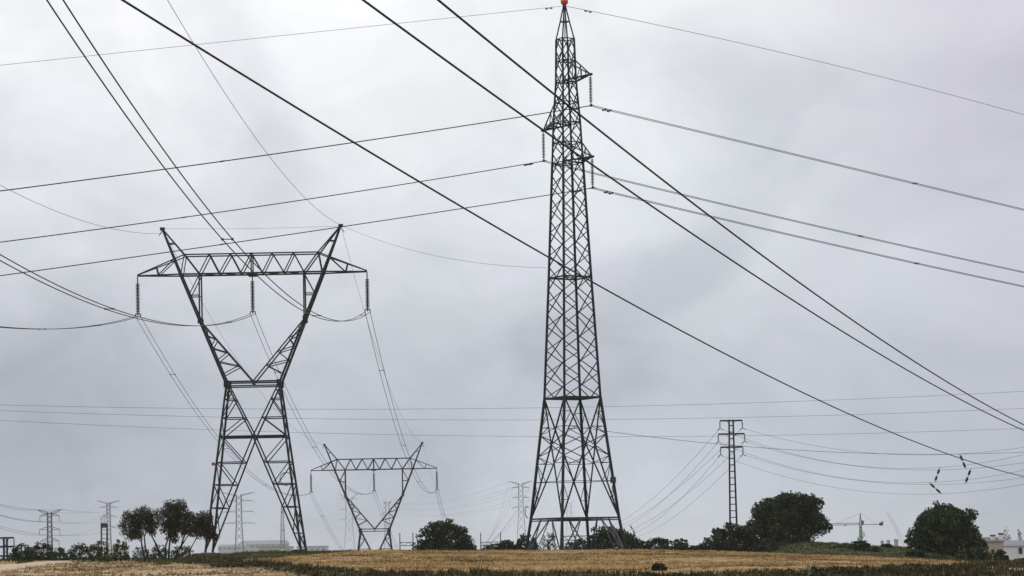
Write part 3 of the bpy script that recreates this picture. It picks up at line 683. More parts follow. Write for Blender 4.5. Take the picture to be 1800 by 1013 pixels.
def bundle(pts, r, sp, label, group, spacers=(), damp=()):
    e = empty('conductor_bundle', pts[0]); tag(e, label, 'power line', group); pp = perp(pts)
    for s_ in (-1, 1):
        o = MB().tube([p + pp * s_ * sp / 2 - pts[0] for p in pts], r, 6).build('conductor', WIRE, e, True)
    for d_ in spacers:
        p, dr = along(pts, d_); m = MB(); c = p - pts[0]
        m.beam(c - pp * sp / 2, c + pp * sp / 2, .05)
        for s_ in (-1, 1): m.beam(c + pp * s_ * sp / 2 - dr * .16, c + pp * s_ * sp / 2 + dr * .16, .12 if sp > .5 else .08)
        m.build('spacer', STEEL2, e)
    for i, dist in damp:
        p, d = along(pts, dist, i)
        for s_ in (-1, 1):
            c = p - pts[0] + pp * s_ * sp / 2; m = MB(); q = c - Vector((0, 0, .09)); m.beam(c, q, .04); m.beam(q - d * .28, q + d * .28, .03); m.beam(q - d * .34, q - d * .16, .11); m.beam(q + d * .16, q + d * .34, .11)
            m.build('damper', STEEL2, e)
    return e
WG = 'conductor pairs of the delta pylon line'
c1 = [P1 + Vector((x, 0, 27.45)) for x in (-13.5, 0, 13.5)]; c2 = [P2 + Vector((x, 0, 27.45)) for x in (-13.5, 0, 13.5)]
# spans toward the camera (the next pylon of the line stands beside and behind the viewer)
nearpts = [[(0, 575), (110, 578)], [(0, 452), (120, 516), (232, 555), (350, 573)], [(90, 0), (250, 215), (412, 437), (530, 540), (590, 567)]]
nm = ['conductor pair from the left edge rising gently to the left insulator of the big pylon', 'conductor pair from the left edge past the left insulator to the middle one',
      'steep conductor pair from the top left corner to the big pylon right insulator']
for k in range(3):
    B_ = Vector((c1[k].x, 20, at(*nearpts[k][0], [222, 152, 92][k]).z + 4))
    # fit z(y) through the seen points, plan line straight toward the viewer's side
    S = [0.0]; Zz = [c1[k].z]; Wt = [30]
    for px, py in nearpts[k]:
        r_ = ray(px, py); tt = (c1[k].x - CP.x) / r_.x; p = CP + r_ * tt; S.append(300 - p.y); Zz.append(p.z); Wt.append(1)
    if k == 0:
        S.append(155); Zz.append(18.7); Wt.append(1)
    co = np.polyfit(S, Zz, 2, w=Wt)
    pts = [Vector((c1[k].x, 300 - s, float(np.polyval(co, s)))) for s in np.linspace(0, 300, 90)]
    print('near span', k, co, [round(v, 1) for v in S], [round(v, 1) for v in Zz])
    bundle(pts, .036, .6, nm[k], WG, {0: (30, 62), 1: (26, 108), 2: (10, 80, 149)}[k])
farp = [[(300, 655), (380, 770), (480, 860), (530, 868)], [(480, 630), (560, 770), (600, 826)], [(680, 700), (720, 790), (755, 858)]]
nf = ['conductor pair from the left insulator of the big pylon down to the small pylon', 'conductor pair from the middle insulator of the big pylon down to the small pylon',
      'conductor pair from the right insulator of the big pylon down to the small pylon']
def sagline(A, B, sag, n=60, e1=0):
    return [A.lerp(B, s) - Vector((0, 0, 4 * sag * s * (1 - s))) for s in np.linspace(0, 1 + e1, n)]
for k in range(3): bundle(sagline(c1[k], c2[k], 7.2), .031, .6, nf[k], WG, (30, 90, 150, 210))
nl = ['conductor pair dropping behind the field from the left insulator of the small pylon', 'conductor pair dropping behind the field from the middle insulator of the small pylon',
      'conductor pair dropping behind the field from the right insulator of the small pylon']
for k in range(3): bundle(sagline(c2[k], c2[k] + Vector((5, 260, -19)), 8.5), .031, .6, nl[k], WG, (25, 70))
EG = 'earth wires of the delta pylon line'
pk1 = [P1 + Vector((x, 0, 37.75)) for x in (-10.5, 10.5)]; pk2 = [P2 + Vector((x, 0, 37.75)) for x in (-10.5, 10.5)]
for k, (pp_, lb) in enumerate([([(0, 325), (130, 385), (230, 406)], 'thin earth wire from the left edge to the left peak of the big pylon'), ([(295, 0), (440, 232), (540, 350)], 'thin steep earth wire from the top edge to the right peak of the big pylon')]):
    S = [0.0]; Zz = [pk1[k].z - .6 * (k == 0)]; Wt = [30]
    for px, py in pp_:
        r_ = ray(px, py); tt = (pk1[k].x - CP.x) / r_.x; p = CP + r_ * tt; S.append(300 - p.y); Zz.append(p.z); Wt.append(1)
    co = np.polyfit(S, Zz, 2, w=Wt); print('earth', co)
    wire([Vector((pk1[k].x, 300 - s, float(np.polyval(co, s)))) for s in np.linspace(0, 300, 80)], .02, lb, EG)
wire(sagline(pk1[0], pk2[0], 5.5), .018, 'thin earth wire between the left peaks of the big and the small pylon', EG)
wire(sagline(pk1[1], pk2[1], 5.5), .018, 'thin earth wire between the right peaks of the big and the small pylon', EG)
wire(sagline(pk2[1], pk2[1] + Vector((5, 260, -19)), 7), .012, 'thin earth wire dropping behind the field from the right peak of the small pylon', EG)
wire(sagline(pk1[0], pk1[1] + Vector((0, 0, -.1)), .15), .016, 'thin level wire strung between the two peaks of the big pylon', 'thin communication wires')
wire(fit_cable([(605, 403), (700, 432), (800, 457), (880, 467), (960, 471)], A=pk1[1], D1=YT_ + 1), .016, 'thin sagging wire from the right peak of the big pylon to the tall tower', 'thin communication wires')
wire(fit_cable([(995, 748), (1100, 764), (1260, 781), (1500, 796), (1650, 798), (1800, 795)], D0=YT_, D1=252, e1=.12), .02, 'wire from low on the tall tower sagging right below the pole top', 'thin communication wires')
# tall tower line
TG = 'conductor pairs carried by the tall lattice tower'
td = Vector((math.cos(R(28)), math.sin(R(28)), 0))
def tspan(A, pxs, side, last):
    r_ = ray(*last); den = r_.x * td.y - r_.y * td.x; tt = (A.x * td.y - A.y * td.x - 0) / den; p = CP + r_ * tt
    return fit_cable(pxs + [last], A=A, B=Vector((p.x, p.y, p.z)), e1=.12, n=60)
spans = [(clamps[0], [(965, 197), (500, 268), (250, 304)], (0, 336), 'upper conductor pair running left from the tall tower across the sky'),
         (clamps[0], [(1200, 223), (1400, 273), (1638, 331)], (1800, 369), 'upper conductor pair running right from the tall tower'),
         (clamps[1], [(600, 341), (300, 386)], (0, 426), 'middle conductor pair running left from the left arm of the tall tower'),
         (clamps[1], [(1060, 307), (1200, 343), (1567, 428)], (1800, 479), 'middle conductor pair running right from behind the tall tower'),
         (clamps[2], [(965, 342), (600, 400), (313, 440)], (0, 485), 'lowest conductor pair running left from the tall tower past the big pylon'),
         (clamps[2], [(1200, 368), (1440, 426), (1637, 468)], (1800, 504), 'lowest conductor pair running right from the tall tower')]
for A_, mid, last, lb in spans:
    bundle(tspan(A_, mid, 0, last), .028, .4, lb, TG, (35,), ((False, 1.6),))
wire(tspan(TOPW, [(800, 31), (500, 62), (250, 89)], 0, (0, 115)), .017, 'thin earth wire running left from the orange ball of the tall tower', 'earth wires of the tall tower', damp=((False, 1.6),))
wire(tspan(TOPW, [(1200, 55), (1500, 122)], 0, (1800, 202)), .02, 'thin earth wire running right from the orange ball of the tall tower', 'earth wires of the tall tower', damp=((False, 2.4),))
# heavy near cables crossing the whole picture
NG = 'heavy near cables crossing the whole picture'
nearc = [([(215, 0), (350, 92), (600, 243), (800, 365), (962, 456), (1045, 503), (1300, 640), (1500, 722), (1687, 800), (1800, 838)], 62, 190, 'lowest of three heavy black cables, entering at the top left corner area'),
         ([(638, 0), (750, 88), (955, 240), (1040, 297), (1250, 425), (1500, 590), (1640, 680), (1800, 757)], 62, 156, 'middle of three heavy black cables, entering at the middle of the top edge'),
         ([(770, 0), (968, 160), (1022, 207), (1200, 345), (1400, 490), (1676, 680), (1800, 747)], 62, 145, 'uppermost of three heavy black cables, entering nearest the tall tower top')]
for p_, a, b_, lb in nearc:
    wire(fit_cable(p_, D0=a, D1=b_, e0=.18, e1=.15, n=90), .03, lb, NG)
# horizontal lines behind
HG = 'nearly level wires far behind the pylons'
for p_, D, lb in [([(0, 712), (470, 718), (940, 718), (1400, 706), (1800, 688)], 430, 'upper of three nearly level wires crossing behind all pylons'),
                  ([(0, 722), (470, 736), (900, 739), (1400, 730), (1800, 718)], 436, 'middle of three nearly level wires crossing behind all pylons'),
                  ([(0, 739), (470, 760), (940, 768), (1400, 763), (1800, 753)], 442, 'lower of three nearly level wires crossing behind all pylons')]:
    wire(fit_cable(p_, D0=D, D1=D + 20, e0=.15, e1=.15, n=60), .026, lb, HG)
# ------------------------------------------------------------------ narrow lattice poles
def lattice_pole(px, pytop, D, label, arms, hgt, wt=.5, wb=.95, group='narrow lattice poles'):
    top = at(px, pytop, D); e = empty('lattice_pole', (top.x, D, top.z - hgt)); tag(e, label, 'pole', group)
    def w_(z): return ln(wb, wt, z / hgt) / 2
    for sx in (-1, 1):
        for sy in (-1, 1): MB().beam((sx * w_(0), sy * w_(0), 0), (sx * w_(hgt), sy * w_(hgt), hgt), .15).build('leg', STEEL, e)
    m = MB(); z = .4; k = 0
    while z < hgt - .3:
        h0, h1 = w_(z), w_(min(hgt, z + .82))
        for i in range(4):
            a, b_ = face(i); m.beam((a[0] * h0, a[1] * h0, z), (b_[0] * h0, b_[1] * h0, z), .10)
        for a, b_ in ((CORN[0], CORN[1]), (CORN[2], CORN[3])): m.beam((a[0] * h0, a[1] * h0, z), (b_[0] * h1, b_[1] * h1, z + .82), .06)
        z += .82; k += 1
    m.build('bracing', STEEL, e)
    out_ = []
    for zz, hl in arms:
        m = MB(); m.beam((-hl, 0, hgt - zz), (hl, 0, hgt - zz), .16, h=.2)
        for sx in (-1, 1): m.beam((sx * .25, 0, hgt - zz - .35), (sx * hl * .5, 0, hgt - zz), .05)
        ao = m.build('cross_arm', STEEL, e)
        for sx in (-1, 1):
            m = MB(); z0 = hgt - zz; m.tube([(sx * hl, 0, z0), (sx * hl, 0, z0 - .95)], .03, 6)
            for q in range(6): m.lathe((sx * hl, 0, z0 - .2 - q * .12), [(.03, .05), (.12, -.01), (.03, -.04)], 8)
            m.beam((sx * hl, 0, z0 - .9), (sx * hl - .35, -.25, z0 - 1.2), .06); m.beam((sx * hl, 0, z0 - .9), (sx * hl + .35, .25, z0 - 1.15), .06)
            m.build('insulator', STEEL2, e); out_.append(Vector((top.x + sx * hl, D, top.z - zz - .95)))
    return e, out_
PD = 320
pole, pc = lattice_pole(1285, 738.5, PD, 'narrow ladder like lattice pole with three short cross arms at right', [(0.08, 1.4), (1.75, 1.65), (3.4, 1.4)], 17.5)
lattice_pole(9.5, 944.5, 300, 'top of a narrow lattice pole cut off by the left edge, above the bush', [(0.08, 1.0), (1.1, 1.0), (2.2, 1.0)], 4.6, .34, .42)
# its wires: pc = [L1,R1,L2,R2,L3,R3]
SG = 'wires of the narrow lattice pole, sagging to the right edge'
SW = [(1, [(1440, 785.7), (1560, 797), (1640, 800), (1720, 797), (1800, 786.5)], 'top wire of the right circuit from the narrow pole to the right edge'),
      (3, [(1440, 808), (1570, 825), (1700, 827), (1800, 813.5)], 'middle wire of the right circuit from the narrow pole to the right edge'),
      (5, [(1440, 833), (1570, 850), (1700, 853), (1800, 839.6)], 'bottom wire of the right circuit from the narrow pole to the right edge'),
      (0, [(1440, 806), (1570, 823), (1650, 826), (1800, 799.4)], 'top wire of the left circuit, passing behind the pole toward the right edge'),
      (2, [(1440, 831), (1570, 847), (1645, 852.5), (1800, 826.5)], 'middle wire of the left circuit, passing behind the pole toward the right edge'),
      (4, [(1440, 850.5), (1570, 867), (1655, 872), (1800, 851.5)], 'bottom wire of the left circuit, passing behind the pole toward the right edge')]
sw = {}
for i, p_, lb in SW:
    pts = fit_cable(p_, A=pc[i], D1=278 + (6 if i in (0, 2, 4) else 0), e1=.2, n=80); sw[i] = pts; wire(pts, .016, lb, SG)
def near_on(pts, px):
    best = min(pts, key=lambda p: abs(project(p.x, p.y, p.z)[0] - px)); i = pts.index(best)
    # refine between neighbours
    bp = best; bd = 1e9
    for a, b_ in ((pts[max(0, i - 1)], pts[i]), (pts[i], pts[min(i + 1, len(pts) - 1)])):
        for s in np.linspace(0, 1, 21):
            q = a.lerp(b_, s); dd = abs(project(q.x, q.y, q.z)[0] - px)
            if dd < bd: bd = dd; bp = q
    return bp
def interphase(a, b_, label, group):
    e = empty('phase_spacer', a); tag(e, label, 'spacer', group); d = b_ - a
    MB().tube([(0, 0, 0), d], .035, 6).build('rod', STEEL2, e)
    for s in (.28, .74):
        m = MB(); m.tube([d * (s - .13), d * (s + .13)], .13, 8); m.build('insulator', STEEL, e)
    return e
IG = 'insulating spacers hanging between the sagging wires'
for i, xa, j, xb, lb in [(1, 1687, 3, 1698, 'upper right wire spacer, leaning left, crossed by the heavy cable'), (0, 1652, 2, 1643, 'left upright wire spacer of the four'),
                         (3, 1707, 5, 1697, 'right upright wire spacer, below the uppermost one'), (2, 1633, 4, 1655, 'lowest wire spacer of the four, steeply slanting above the lone dome tree')]:
    interphase(near_on(sw[i], xa), near_on(sw[j], xb), lb, IG)
LG = 'wires of the narrow lattice pole, dropping left into the valley'
lw = {}
for i, p_, end, lb in [(0, [(1200, 822)], (1091, 917), 'first wire dropping left from the narrow pole, the leftmost'), (1, [(1200, 840)], (1097, 922), 'second wire dropping left from the narrow pole'),
                       (2, [(1200, 846)], (1104, 924), 'third wire dropping left from the narrow pole'), (3, [(1200, 864)], (1112, 930), 'fourth wire dropping left from the narrow pole'),
                       (4, [(1200, 869)], (1119, 936), 'fifth wire dropping left from the narrow pole'), (5, [(1200, 887)], (1131, 940), 'last wire dropping left from the narrow pole, the rightmost')]:
    lw[i] = fit_cable([], A=pc[i], B=at(*end, 520), e1=.3, n=50); 
    A_, B_ = pc[i], at(*end, 520); lw[i] = [A_.lerp(B_, s) - Vector((0, 0, 4 * 1.2 * s * (1 - s))) for s in np.linspace(0, 1.25, 60)]
    wire(lw[i], .02, lb, LG)
interphase(near_on(lw[2], 1107), near_on(lw[4], 1117) - Vector((0, 0, .3)), 'wire spacer hanging on the dropping wires above the bush right of the tall tower', None)
# ------------------------------------------------------------------ far pylons
FG = 'hazy far pylons on the plain'
tips = {}
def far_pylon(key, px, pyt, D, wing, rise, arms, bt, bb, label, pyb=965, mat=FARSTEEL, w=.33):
    D *= 2.1; w *= 1.75
    top = at(px, pyt + rise, D); g = gz(top.x, D); hgt = top.z - g; k = D / FPX
    e = empty('transmission_pylon', (top.x, D, g)); tag(e, label, 'pylon', FG)
    zl = hgt - (arms[-1][0] - pyt) * k if arms else hgt * .6
    hb, ht_ = bb * k, bt * k
    def hw(z): return ln(hb, ht_, min(1, z / zl)) if z < zl else ht_
    m = MB()
    for sx, sy in CORN:
        m.beam((sx * hb, sy * hb, 0), (sx * ht_, sy * ht_, zl), w); m.beam((sx * ht_, sy * ht_, zl), (sx * ht_ * .8, sy * ht_ * .8, hgt), w)
    z = 0.0; i = 0
    while z < hgt - .5:
        st = max(2.2, hw(z) * 2.2); z2 = min(hgt, z + st)
        for q in range(4):
            a, b_ = face(q); h0, h1 = hw(z), hw(z2); m.beam((a[0] * h0, a[1] * h0, z), (b_[0] * h1, b_[1] * h1, z2), w * .5); m.beam((b_[0] * h0, b_[1] * h0, z), (a[0] * h1, a[1] * h1, z2), w * .5)
        z = z2
    m.build('lattice_body', mat, e)
    wl = wing * k
    for sx in (-1, 1):
        m = MB()
        for sy in (-1, 1): 
            m.beam((sx * ht_ * .8, sy * ht_ * .8, hgt), (sx * wl, 0, hgt + rise * k), w * .8); m.beam((sx * ht_ * .8, sy * ht_ * .8, hgt - 1.6), (sx * wl, 0, hgt + rise * k), w * .7)
        m.build('earth_wire_horn', mat, e)
    tl = [Vector((top.x + sx * wl, D, g + hgt + rise * k)) for sx in (-1, 1)]
    for ay, hl in arms:
        z = hgt - (ay - pyt - rise) * k; L_ = hl * k; m = MB()
        for sx in (-1, 1):
            for sy in (-1, 1):
                m.beam((sx * ht_, sy * ht_, z), (sx * L_, 0, z), w * .8); m.beam((sx * ht_, sy * ht_, z + 1.6), (sx * L_, 0, z), w * .6)
        m.build('cross_arm', mat, e)
        for sx in (-1, 1): MB().tube([(sx * L_, 0, z), (sx * L_, 0, z - 3.2)], .16, 5).build('insulator_string', mat, e)
        tl += [Vector((top.x + sx * L_, D, g + z - 3.2)) for sx in (-1, 1)]
    tips[key] = tl; return e
far_pylon('a', 87, 896, 700, 22, 5, [(907, 17), (931, 18), (951, 16)], 4, 7, 'far pylon with a wide V top above the leftmost dark bushes', mat=STEEL2, w=.2)
far_pylon('b', 190.5, 880, 1500, 20.5, 4, [(892, 15), (908, 14), (927, 13)], 3.2, 6, 'far pylon with a V top directly behind the white topped mast', mat=STEEL2)
far_pylon('c', 296, 882, 4300, 13, 3, [(890, 11), (900, 11)], 2.5, 5, 'faint far pylon barely showing over the middle small tree')
far_pylon('d', 419.5, 866, 1500, 28, 4, [(881, 27), (900, 27), (920, 27)], 5, 9, 'tall hazy far pylon with wide arms, seen through the legs of the big pylon')
far_pylon('e', 613, 866, 3700, 19, 10, [(877, 16), (895.5, 18), (914, 18)], 6, 11, 'pale hazy far pylon behind the left arm of the small delta pylon')
far_pylon('f', 680.5, 880, 2500, 8, 3, [(886, 8), (893, 8), (901, 8)], 3.5, 8, 'faint far pylon seen inside the right side of the small delta pylon')
far_pylon('g', 915, 846, 1450, 20, 4, [(857.5, 15), (875, 15), (892, 15)], 4.2, 11, 'hazy far pylon standing clear just left of the tall tower')
far_pylon('h', 1000, 881, 4300, 10, 3, [(890, 8), (901, 8), (912, 8)], 4, 7, 'faint far pylon seen between the legs of the tall tower')
FW = 'faint far wires'
def farwire(A, B, sag, lb, r=.09): wire(sagline(A, B, sag, 40), r, lb, FW)
for i, (q, lb) in enumerate([((0, 876), 'faint wire from the left edge to the left horn of the leftmost far pylon'), ((0, 880), 'faint wire from the left edge to the right horn of the leftmost far pylon'),
                             ((0, 890), 'faint wire from the left edge to the upper left arm of the leftmost far pylon'), ((0, 897), 'faint wire from the left edge to the upper right arm of the leftmost far pylon'),
                             ((0, 911), 'faint wire from the left edge to the middle left arm of the leftmost far pylon'), ((0, 914), 'faint wire from the left edge to the middle right arm of the leftmost far pylon')]):
    E = at(q[0] - 60, q[1] - 12, 1250); farwire(tips['a'][i], E, 3, lb)
    farwire(tips['a'][i], tips['b'][i] - Vector((0, 0, 8)), 4, ['first', 'second', 'third', 'fourth', 'fifth', 'sixth'][i] + ' faint wire down from the top between the two leftmost far pylons')
for i in range(6):
    o_ = ['first', 'second', 'third', 'fourth', 'fifth', 'sixth'][i]
    farwire(tips['g'][i], tips['f'][i], 16, o_ + ' faint wire from the clear far pylon toward the small delta pylon')
    farwire(tips['g'][i], at(840 - 6 * i, 985, 1500), 8, o_ + ' faint wire falling steeply left from the clear far pylon')
# ------------------------------------------------------------------ masts, crane, buildings
def box_at(m, px0, px1, py0, py1, D, dep, o):
    a = at(px0, py0, D); b_ = at(px1, py1, D); m.box(((a.x + b_.x) / 2 - o.x, dep / 2, (a.z + b_.z) / 2 - o.z), (b_.x - a.x, dep, a.z - b_.z))
D = 470; p = at(183, 911, D); g = gz(p.x, D); e = empty('antenna_mast', (p.x, D, g)); tag(e, 'square white topped mast with a dark grille panel at lower left', 'mast')
h = p.z - g; s_ = .52
m = MB()
for sx, sy in CORN: m.beam((sx * s_, sy * s_, 0), (sx * s_, sy * s_, h - 1.0), .13)
for z in np.arange(1, h - 1, .8):
    for i in range(4): a, b_ = face(i); m.beam((a[0] * s_, a[1] * s_, z), (b_[0] * s_, b_[1] * s_, z), .09)
m.build('lattice_frame', STEEL2, e)
m = MB().box((0, 0, h - 1.35), (1.05, 1.05, .85)); m.build('grille_panel', STEEL2, e)
m = MB()
for sx, sy in CORN: m.beam((sx * s_, sy * s_, h - .92), (sx * s_, sy * s_, h), .14)
for i in range(4): a, b_ = face(i); m.beam((a[0] * s_, a[1] * s_, h), (b_[0] * s_, b_[1] * s_, h), .14); m.beam((a[0] * s_, a[1] * s_, h - .8), (b_[0] * s_, b_[1] * s_, h - .8), .1)
m.build('white_railing', WHITEW, e)
MB().beam((0, 0, h - .9), (0, 0, h + .9), .07).build('antenna', STEEL2, e)
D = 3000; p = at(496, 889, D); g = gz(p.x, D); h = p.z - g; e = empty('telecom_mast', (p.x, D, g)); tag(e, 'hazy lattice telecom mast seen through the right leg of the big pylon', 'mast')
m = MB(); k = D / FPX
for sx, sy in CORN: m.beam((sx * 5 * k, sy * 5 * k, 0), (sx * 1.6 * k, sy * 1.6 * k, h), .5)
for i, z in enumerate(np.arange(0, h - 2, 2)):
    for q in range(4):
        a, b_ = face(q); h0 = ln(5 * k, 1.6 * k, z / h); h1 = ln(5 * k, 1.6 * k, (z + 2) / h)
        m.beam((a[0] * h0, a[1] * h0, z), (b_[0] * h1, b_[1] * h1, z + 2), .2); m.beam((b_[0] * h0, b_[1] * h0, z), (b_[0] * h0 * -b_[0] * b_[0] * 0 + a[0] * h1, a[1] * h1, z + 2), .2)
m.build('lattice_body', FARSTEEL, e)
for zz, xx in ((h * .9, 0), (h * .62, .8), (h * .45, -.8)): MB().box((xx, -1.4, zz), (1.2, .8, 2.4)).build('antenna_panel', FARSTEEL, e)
MB().box((0, -2.2, h * .32), (3.6, 1.6, 1.0)).build('platform', WHITEW, e)
# crane
D = 1300; k = D / FPX; b0 = at(1513.5, 955, D); g = gz(b0.x, D) ; e = empty('tower_crane', (b0.x, D, g)); tag(e, 'hazy green tower crane with a level jib between the two big round trees', 'crane')
zj = at(1513, 922.5, D).z - g; zt2 = at(1513, 902.5, D).z - g
m = MB()
for sx, sy in CORN: m.beam((sx * 3.2 * k, sy * 3.2 * k, 0), (sx * 1.6 * k, sy * 1.6 * k, zj), .42)
z = 0
while z < zj - 1:
    z2 = min(zj, z + 1.6); h0, h1 = ln(3.2, 1.6, z / zj) * k, ln(3.2, 1.6, z2 / zj) * k
    for q in range(4): a, b_ = face(q); m.beam((a[0] * h0, a[1] * h0, z), (b_[0] * h1, b_[1] * h1, z2), .24); m.beam((b_[0] * h0, b_[1] * h0, z), (a[0] * h1, a[1] * h1, z2), .24)
    z = z2
m.build('mast', CRANE, e)
m = MB(); m.beam((-.5, -.4, zj), (0, 0, zt2), .3); m.beam((.5, .4, zj), (0, 0, zt2), .3); m.beam((.5, -.4, zj), (.0, 0, zt2), .3); m.beam((-.5, .4, zj), (0, 0, zt2), .3); m.build('apex_frame', STEEL2, e)
MB().box((.95, -.5, zj + 1.0), (1.1, 1.2, 2.2)).build('operator_cab', STEEL2, e)
jl, jr = -58 * k, 34 * k
m = MB()
for y in (-.5, .5): m.beam((jl, y, zj), (0, y, zj), .22)
m.beam((jl, 0, zj + .9), (0, 0, zj + .9), .2); x = jl
while x < -.6: m.beam((x, -.5, zj), (x + .6, 0, zj + .9), .1); m.beam((x + .6, 0, zj + .9), (x + 1.2, .5, zj), .1); x += 1.2
m.build('jib', STEEL2, e)
m = MB(); m.beam((0, 0, zj), (jr, 0, zj), .45, h=.3); m.beam((0, 0, zt2), (jr - 1.4, 0, zj), .07); m.build('counter_jib', STEEL2, e)
m = MB(); m.box((jr + .5, 0, zj + .1), (1.6, 1.3, 1.6)); m.box((jr + 1.2, 0, zj + .4), (.7, 1.5, 2.0)); m.build('counterweight', STEEL2, e)
MB().beam((0, 0, zt2), (jl * .75, 0, zj + .9), .08).build('tie_rod', STEEL2, e)
MB().box((-27 * k, 0, zj - .35), (.8, .8, .5)).build('trolley', STEEL2, e)
# a far leaning crane boom seen as a pale streak
D = 6000; a_ = at(1560, 902, D); b_ = at(1592, 934, D); g = gz(b_.x, D); e = empty('crane_boom', (b_.x, D, g)); tag(e, 'very pale leaning crane boom left of the lone dome tree', 'crane')
m = MB(); A_ = Vector((a_.x - b_.x, 0, a_.z - g)); B_ = Vector((6, 0, 0)); 
for sy in (-1, 1): m.beam(B_ + Vector((-5, sy, 0)), A_ + Vector((-3, sy * .3, 0)), .5); m.beam(B_ + Vector((5, sy, 0)), A_ + Vector((3, sy * .3, 0)), .5)
for s in np.linspace(0, .95, 20): c = B_.lerp(A_, s); q = B_.lerp(A_, s + .05); r_ = ln(5, 3, s); m.beam(c + Vector((-r_, 0, 0)), q + Vector((r_, 0, 0)), .35); m.beam(c + Vector((r_, 0, 0)), q + Vector((-r_, 0, 0)), .35)
m.build('boom', PALEC, e); MB().box((6.5, 0, 1.4), (7, 4, 2.8)).build('base_unit', FARSTEEL, e)
q0, q1 = at(341, 975, 212), at(388, 975, 212); g = gz((q0.x + q1.x) / 2, 212)
m = MB().box(((q0.x + q1.x) / 2, 212, at(365, 972.5, 212).z - .17), (q1.x - q0.x, 1.6, .34)); m.box(((q0.x + q1.x) / 2, 212, at(365, 972.5, 212).z - .45), (q1.x - q0.x - .25, 1.35, .24))
o = m.build('concrete_slab', pbr('mossy_concrete', (.10, .085, .065), .9, 0, .4, 3)); recenter(o, ((q0.x + q1.x) / 2, 212, g)); tag(o, 'low dark flat slab on the grass at the left feet of the big pylon', 'slab')
# buildings on the left behind the big pylon
def building(name, px0, px1, pyroof, pyeave, D, dep, wallm, roofm, label, group=None, wins=0, ridge=None, cat='building', base=None):
    a = at(px0, pyeave, D); b_ = at(px1, pyeave, D); cx = (a.x + b_.x) / 2; g = gz(cx, D) if base is None else base; e = empty(name, (cx, D, g)); tag(e, label, cat, group)
    w = b_.x - a.x; hw_ = (a.z + b_.z) / 2 - g; hr = at((px0 + px1) / 2, pyroof, D).z - g
    MB().box((0, dep / 2, hw_ / 2 - .3), (w, dep, hw_ + .6)).build('wall', wallm, e)
    ov = w * .015 + .2
    if ridge == 'flat': m = MB(); m.box((0, dep / 2, (hw_ + hr) / 2 + .01), (w + ov, dep + ov, max(.3, hr - hw_)))
    else:
        x = w / 2 + ov; m = MB(); k0 = 0; y0, y1 = -ov, dep + ov; yr = dep / 2; xr_ = x * .92
        m.v = [(-x, y0, hw_), (x, y0, hw_), (x, y1, hw_), (-x, y1, hw_), (-xr_, yr, hr), (xr_, yr, hr)]
        m.f = [(0, 1, 5, 4), (2, 3, 4, 5), (1, 2, 5), (3, 0, 4), (3, 2, 1, 0)]
    rf = m.build('roof', roofm, e)
    for i in range(wins):
        x = -w / 2 + w * (i + .5) / wins; ww = min(1.1, w / wins * .4) if w < 40 else w / wins * .55; wh = hw_ * .22 if w < 40 else hw_ * .06; zz = hw_ * .55 if w < 40 else hw_ - wh * 1.6
        f_ = MB().box((x, -.06, zz), (ww, .16, wh)).build('window', DARKG, e)
    return e, rf, w, hw_, hr
building('warehouse', 420, 503, 950, 957, 4300, 60, TANW, ROOFG, 'long hazy warehouse with a low grey roof behind the big pylon feet', 'hazy buildings behind the big pylon', 9)
building('warehouse', 383, 432, 957, 961, 4000, 50, PALEC, ROOFG, 'pale hazy warehouse at the left end behind the big pylon', 'hazy buildings behind the big pylon', 6)
building('warehouse', 455, 512, 961, 964, 3700, 40, TANW, ROOFT, 'lower brownish hazy shed in front of the long warehouse', 'hazy buildings behind the big pylon', 6, 'flat')
building('warehouse', 522, 574, 960, 963, 4000, 40, PALEC, ROOFG, 'pale hazy block right of the big pylon feet', 'hazy buildings behind the big pylon', 5, 'flat')
# houses at the right
e, rf, w, hw_, hr = building('house', 1762, 1835, 949.5, 959.5, 400, 9, WHITEW, ROOFG, 'white house with a grey roof and one dark window at the right edge', 'houses beyond the lone dome tree', 0, None, 'house')
MB().box((at(1793.5, 965, 400).x - e.location.x, -.06, 967 and (at(1793.5, 968, 400).z - e.location.z)), (.55, .16, .95)).build('window', DARKG, e)
e, rf, w, hw_, hr = building('house', 1738, 1764, 944, 952, 370, 7, TANW, ROOFT, 'tan house with two white chimneys right of the lone dome tree', 'houses beyond the lone dome tree', 2, None, 'house')
for pxx, pyy in ((1745, 944), (1759, 941)):
    q = at(pxx, pyy, 371.5); m = MB().box((q.x - e.location.x, 1.5, q.z - e.location.z - .55), (.55, .55, 1.3)); c_ = m.build('chimney', WHITEW, rf)
    MB().box((q.x - e.location.x, 1.5, q.z - e.location.z + .2), (.7, .7, .22)).build('chimney_cap', STEEL2, e)
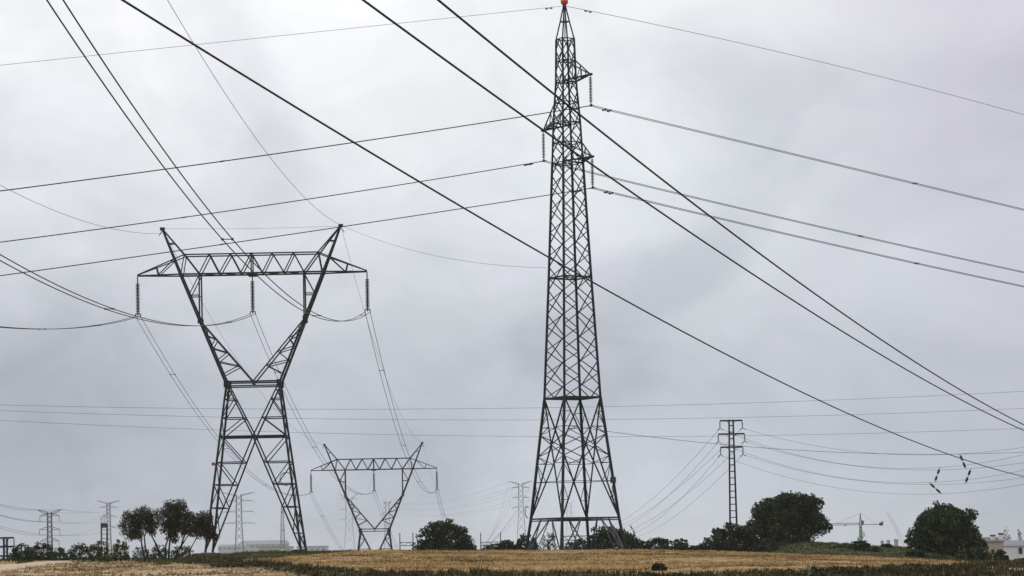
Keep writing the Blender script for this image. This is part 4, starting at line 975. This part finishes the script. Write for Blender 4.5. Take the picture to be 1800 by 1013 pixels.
for (a, b_, y0_, y1_, lb) in ((1549, 1553.5, 950.5, 951.5, 'tiny hazy house left of the dome tree, nearest the crane'), (1560, 1564.5, 949.5, 951, 'tiny hazy house, middle of the three on the bank horizon'), (1573, 1579, 948, 950.5, 'tiny hazy house, largest of the three on the bank horizon')):
    building('house', a, b_, y0_, y1_, 1500, 3, TANW, ROOFT, lb, 'tiny hazy houses on the horizon', 0, None, 'house')
# substation portals
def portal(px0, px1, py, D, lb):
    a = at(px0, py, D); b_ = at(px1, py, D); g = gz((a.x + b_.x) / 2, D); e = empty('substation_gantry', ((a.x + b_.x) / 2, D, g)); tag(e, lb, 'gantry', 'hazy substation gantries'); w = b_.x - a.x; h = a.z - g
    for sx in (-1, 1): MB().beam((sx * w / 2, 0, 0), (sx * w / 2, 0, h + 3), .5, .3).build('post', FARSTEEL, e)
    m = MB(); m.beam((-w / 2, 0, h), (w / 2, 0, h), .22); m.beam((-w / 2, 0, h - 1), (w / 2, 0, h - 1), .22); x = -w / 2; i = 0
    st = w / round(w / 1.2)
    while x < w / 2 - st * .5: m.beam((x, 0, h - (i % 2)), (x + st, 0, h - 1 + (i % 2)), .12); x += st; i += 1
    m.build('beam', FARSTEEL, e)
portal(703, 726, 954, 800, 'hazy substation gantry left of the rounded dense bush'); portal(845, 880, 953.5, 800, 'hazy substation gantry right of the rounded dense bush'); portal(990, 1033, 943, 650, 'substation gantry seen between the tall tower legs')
# ------------------------------------------------------------------ haze
hz = MB().box((0, 3150, 32), (7400, 6900, 114)).build('haze', None) if False else None
m = MB().box((0, 3225, 16), (7200, 6700, 90)); me = m
hm = bpy.data.materials.new('haze_air'); hm.use_nodes = True; t = hm.node_tree; t.nodes.clear()
o_ = N(t, 'ShaderNodeOutputMaterial'); v = N(t, 'ShaderNodeVolumePrincipled'); v.inputs['Color'].default_value = (.97, .98, 1, 1); v.inputs['Density'].default_value = .00009; v.inputs['Anisotropy'].default_value = .2
L(t, v.outputs[0], o_.inputs['Volume'])
hz = m.build('haze', hm); tag(hz, kind='stuff'); hz['label'] = 'thin grey haze over the plain'
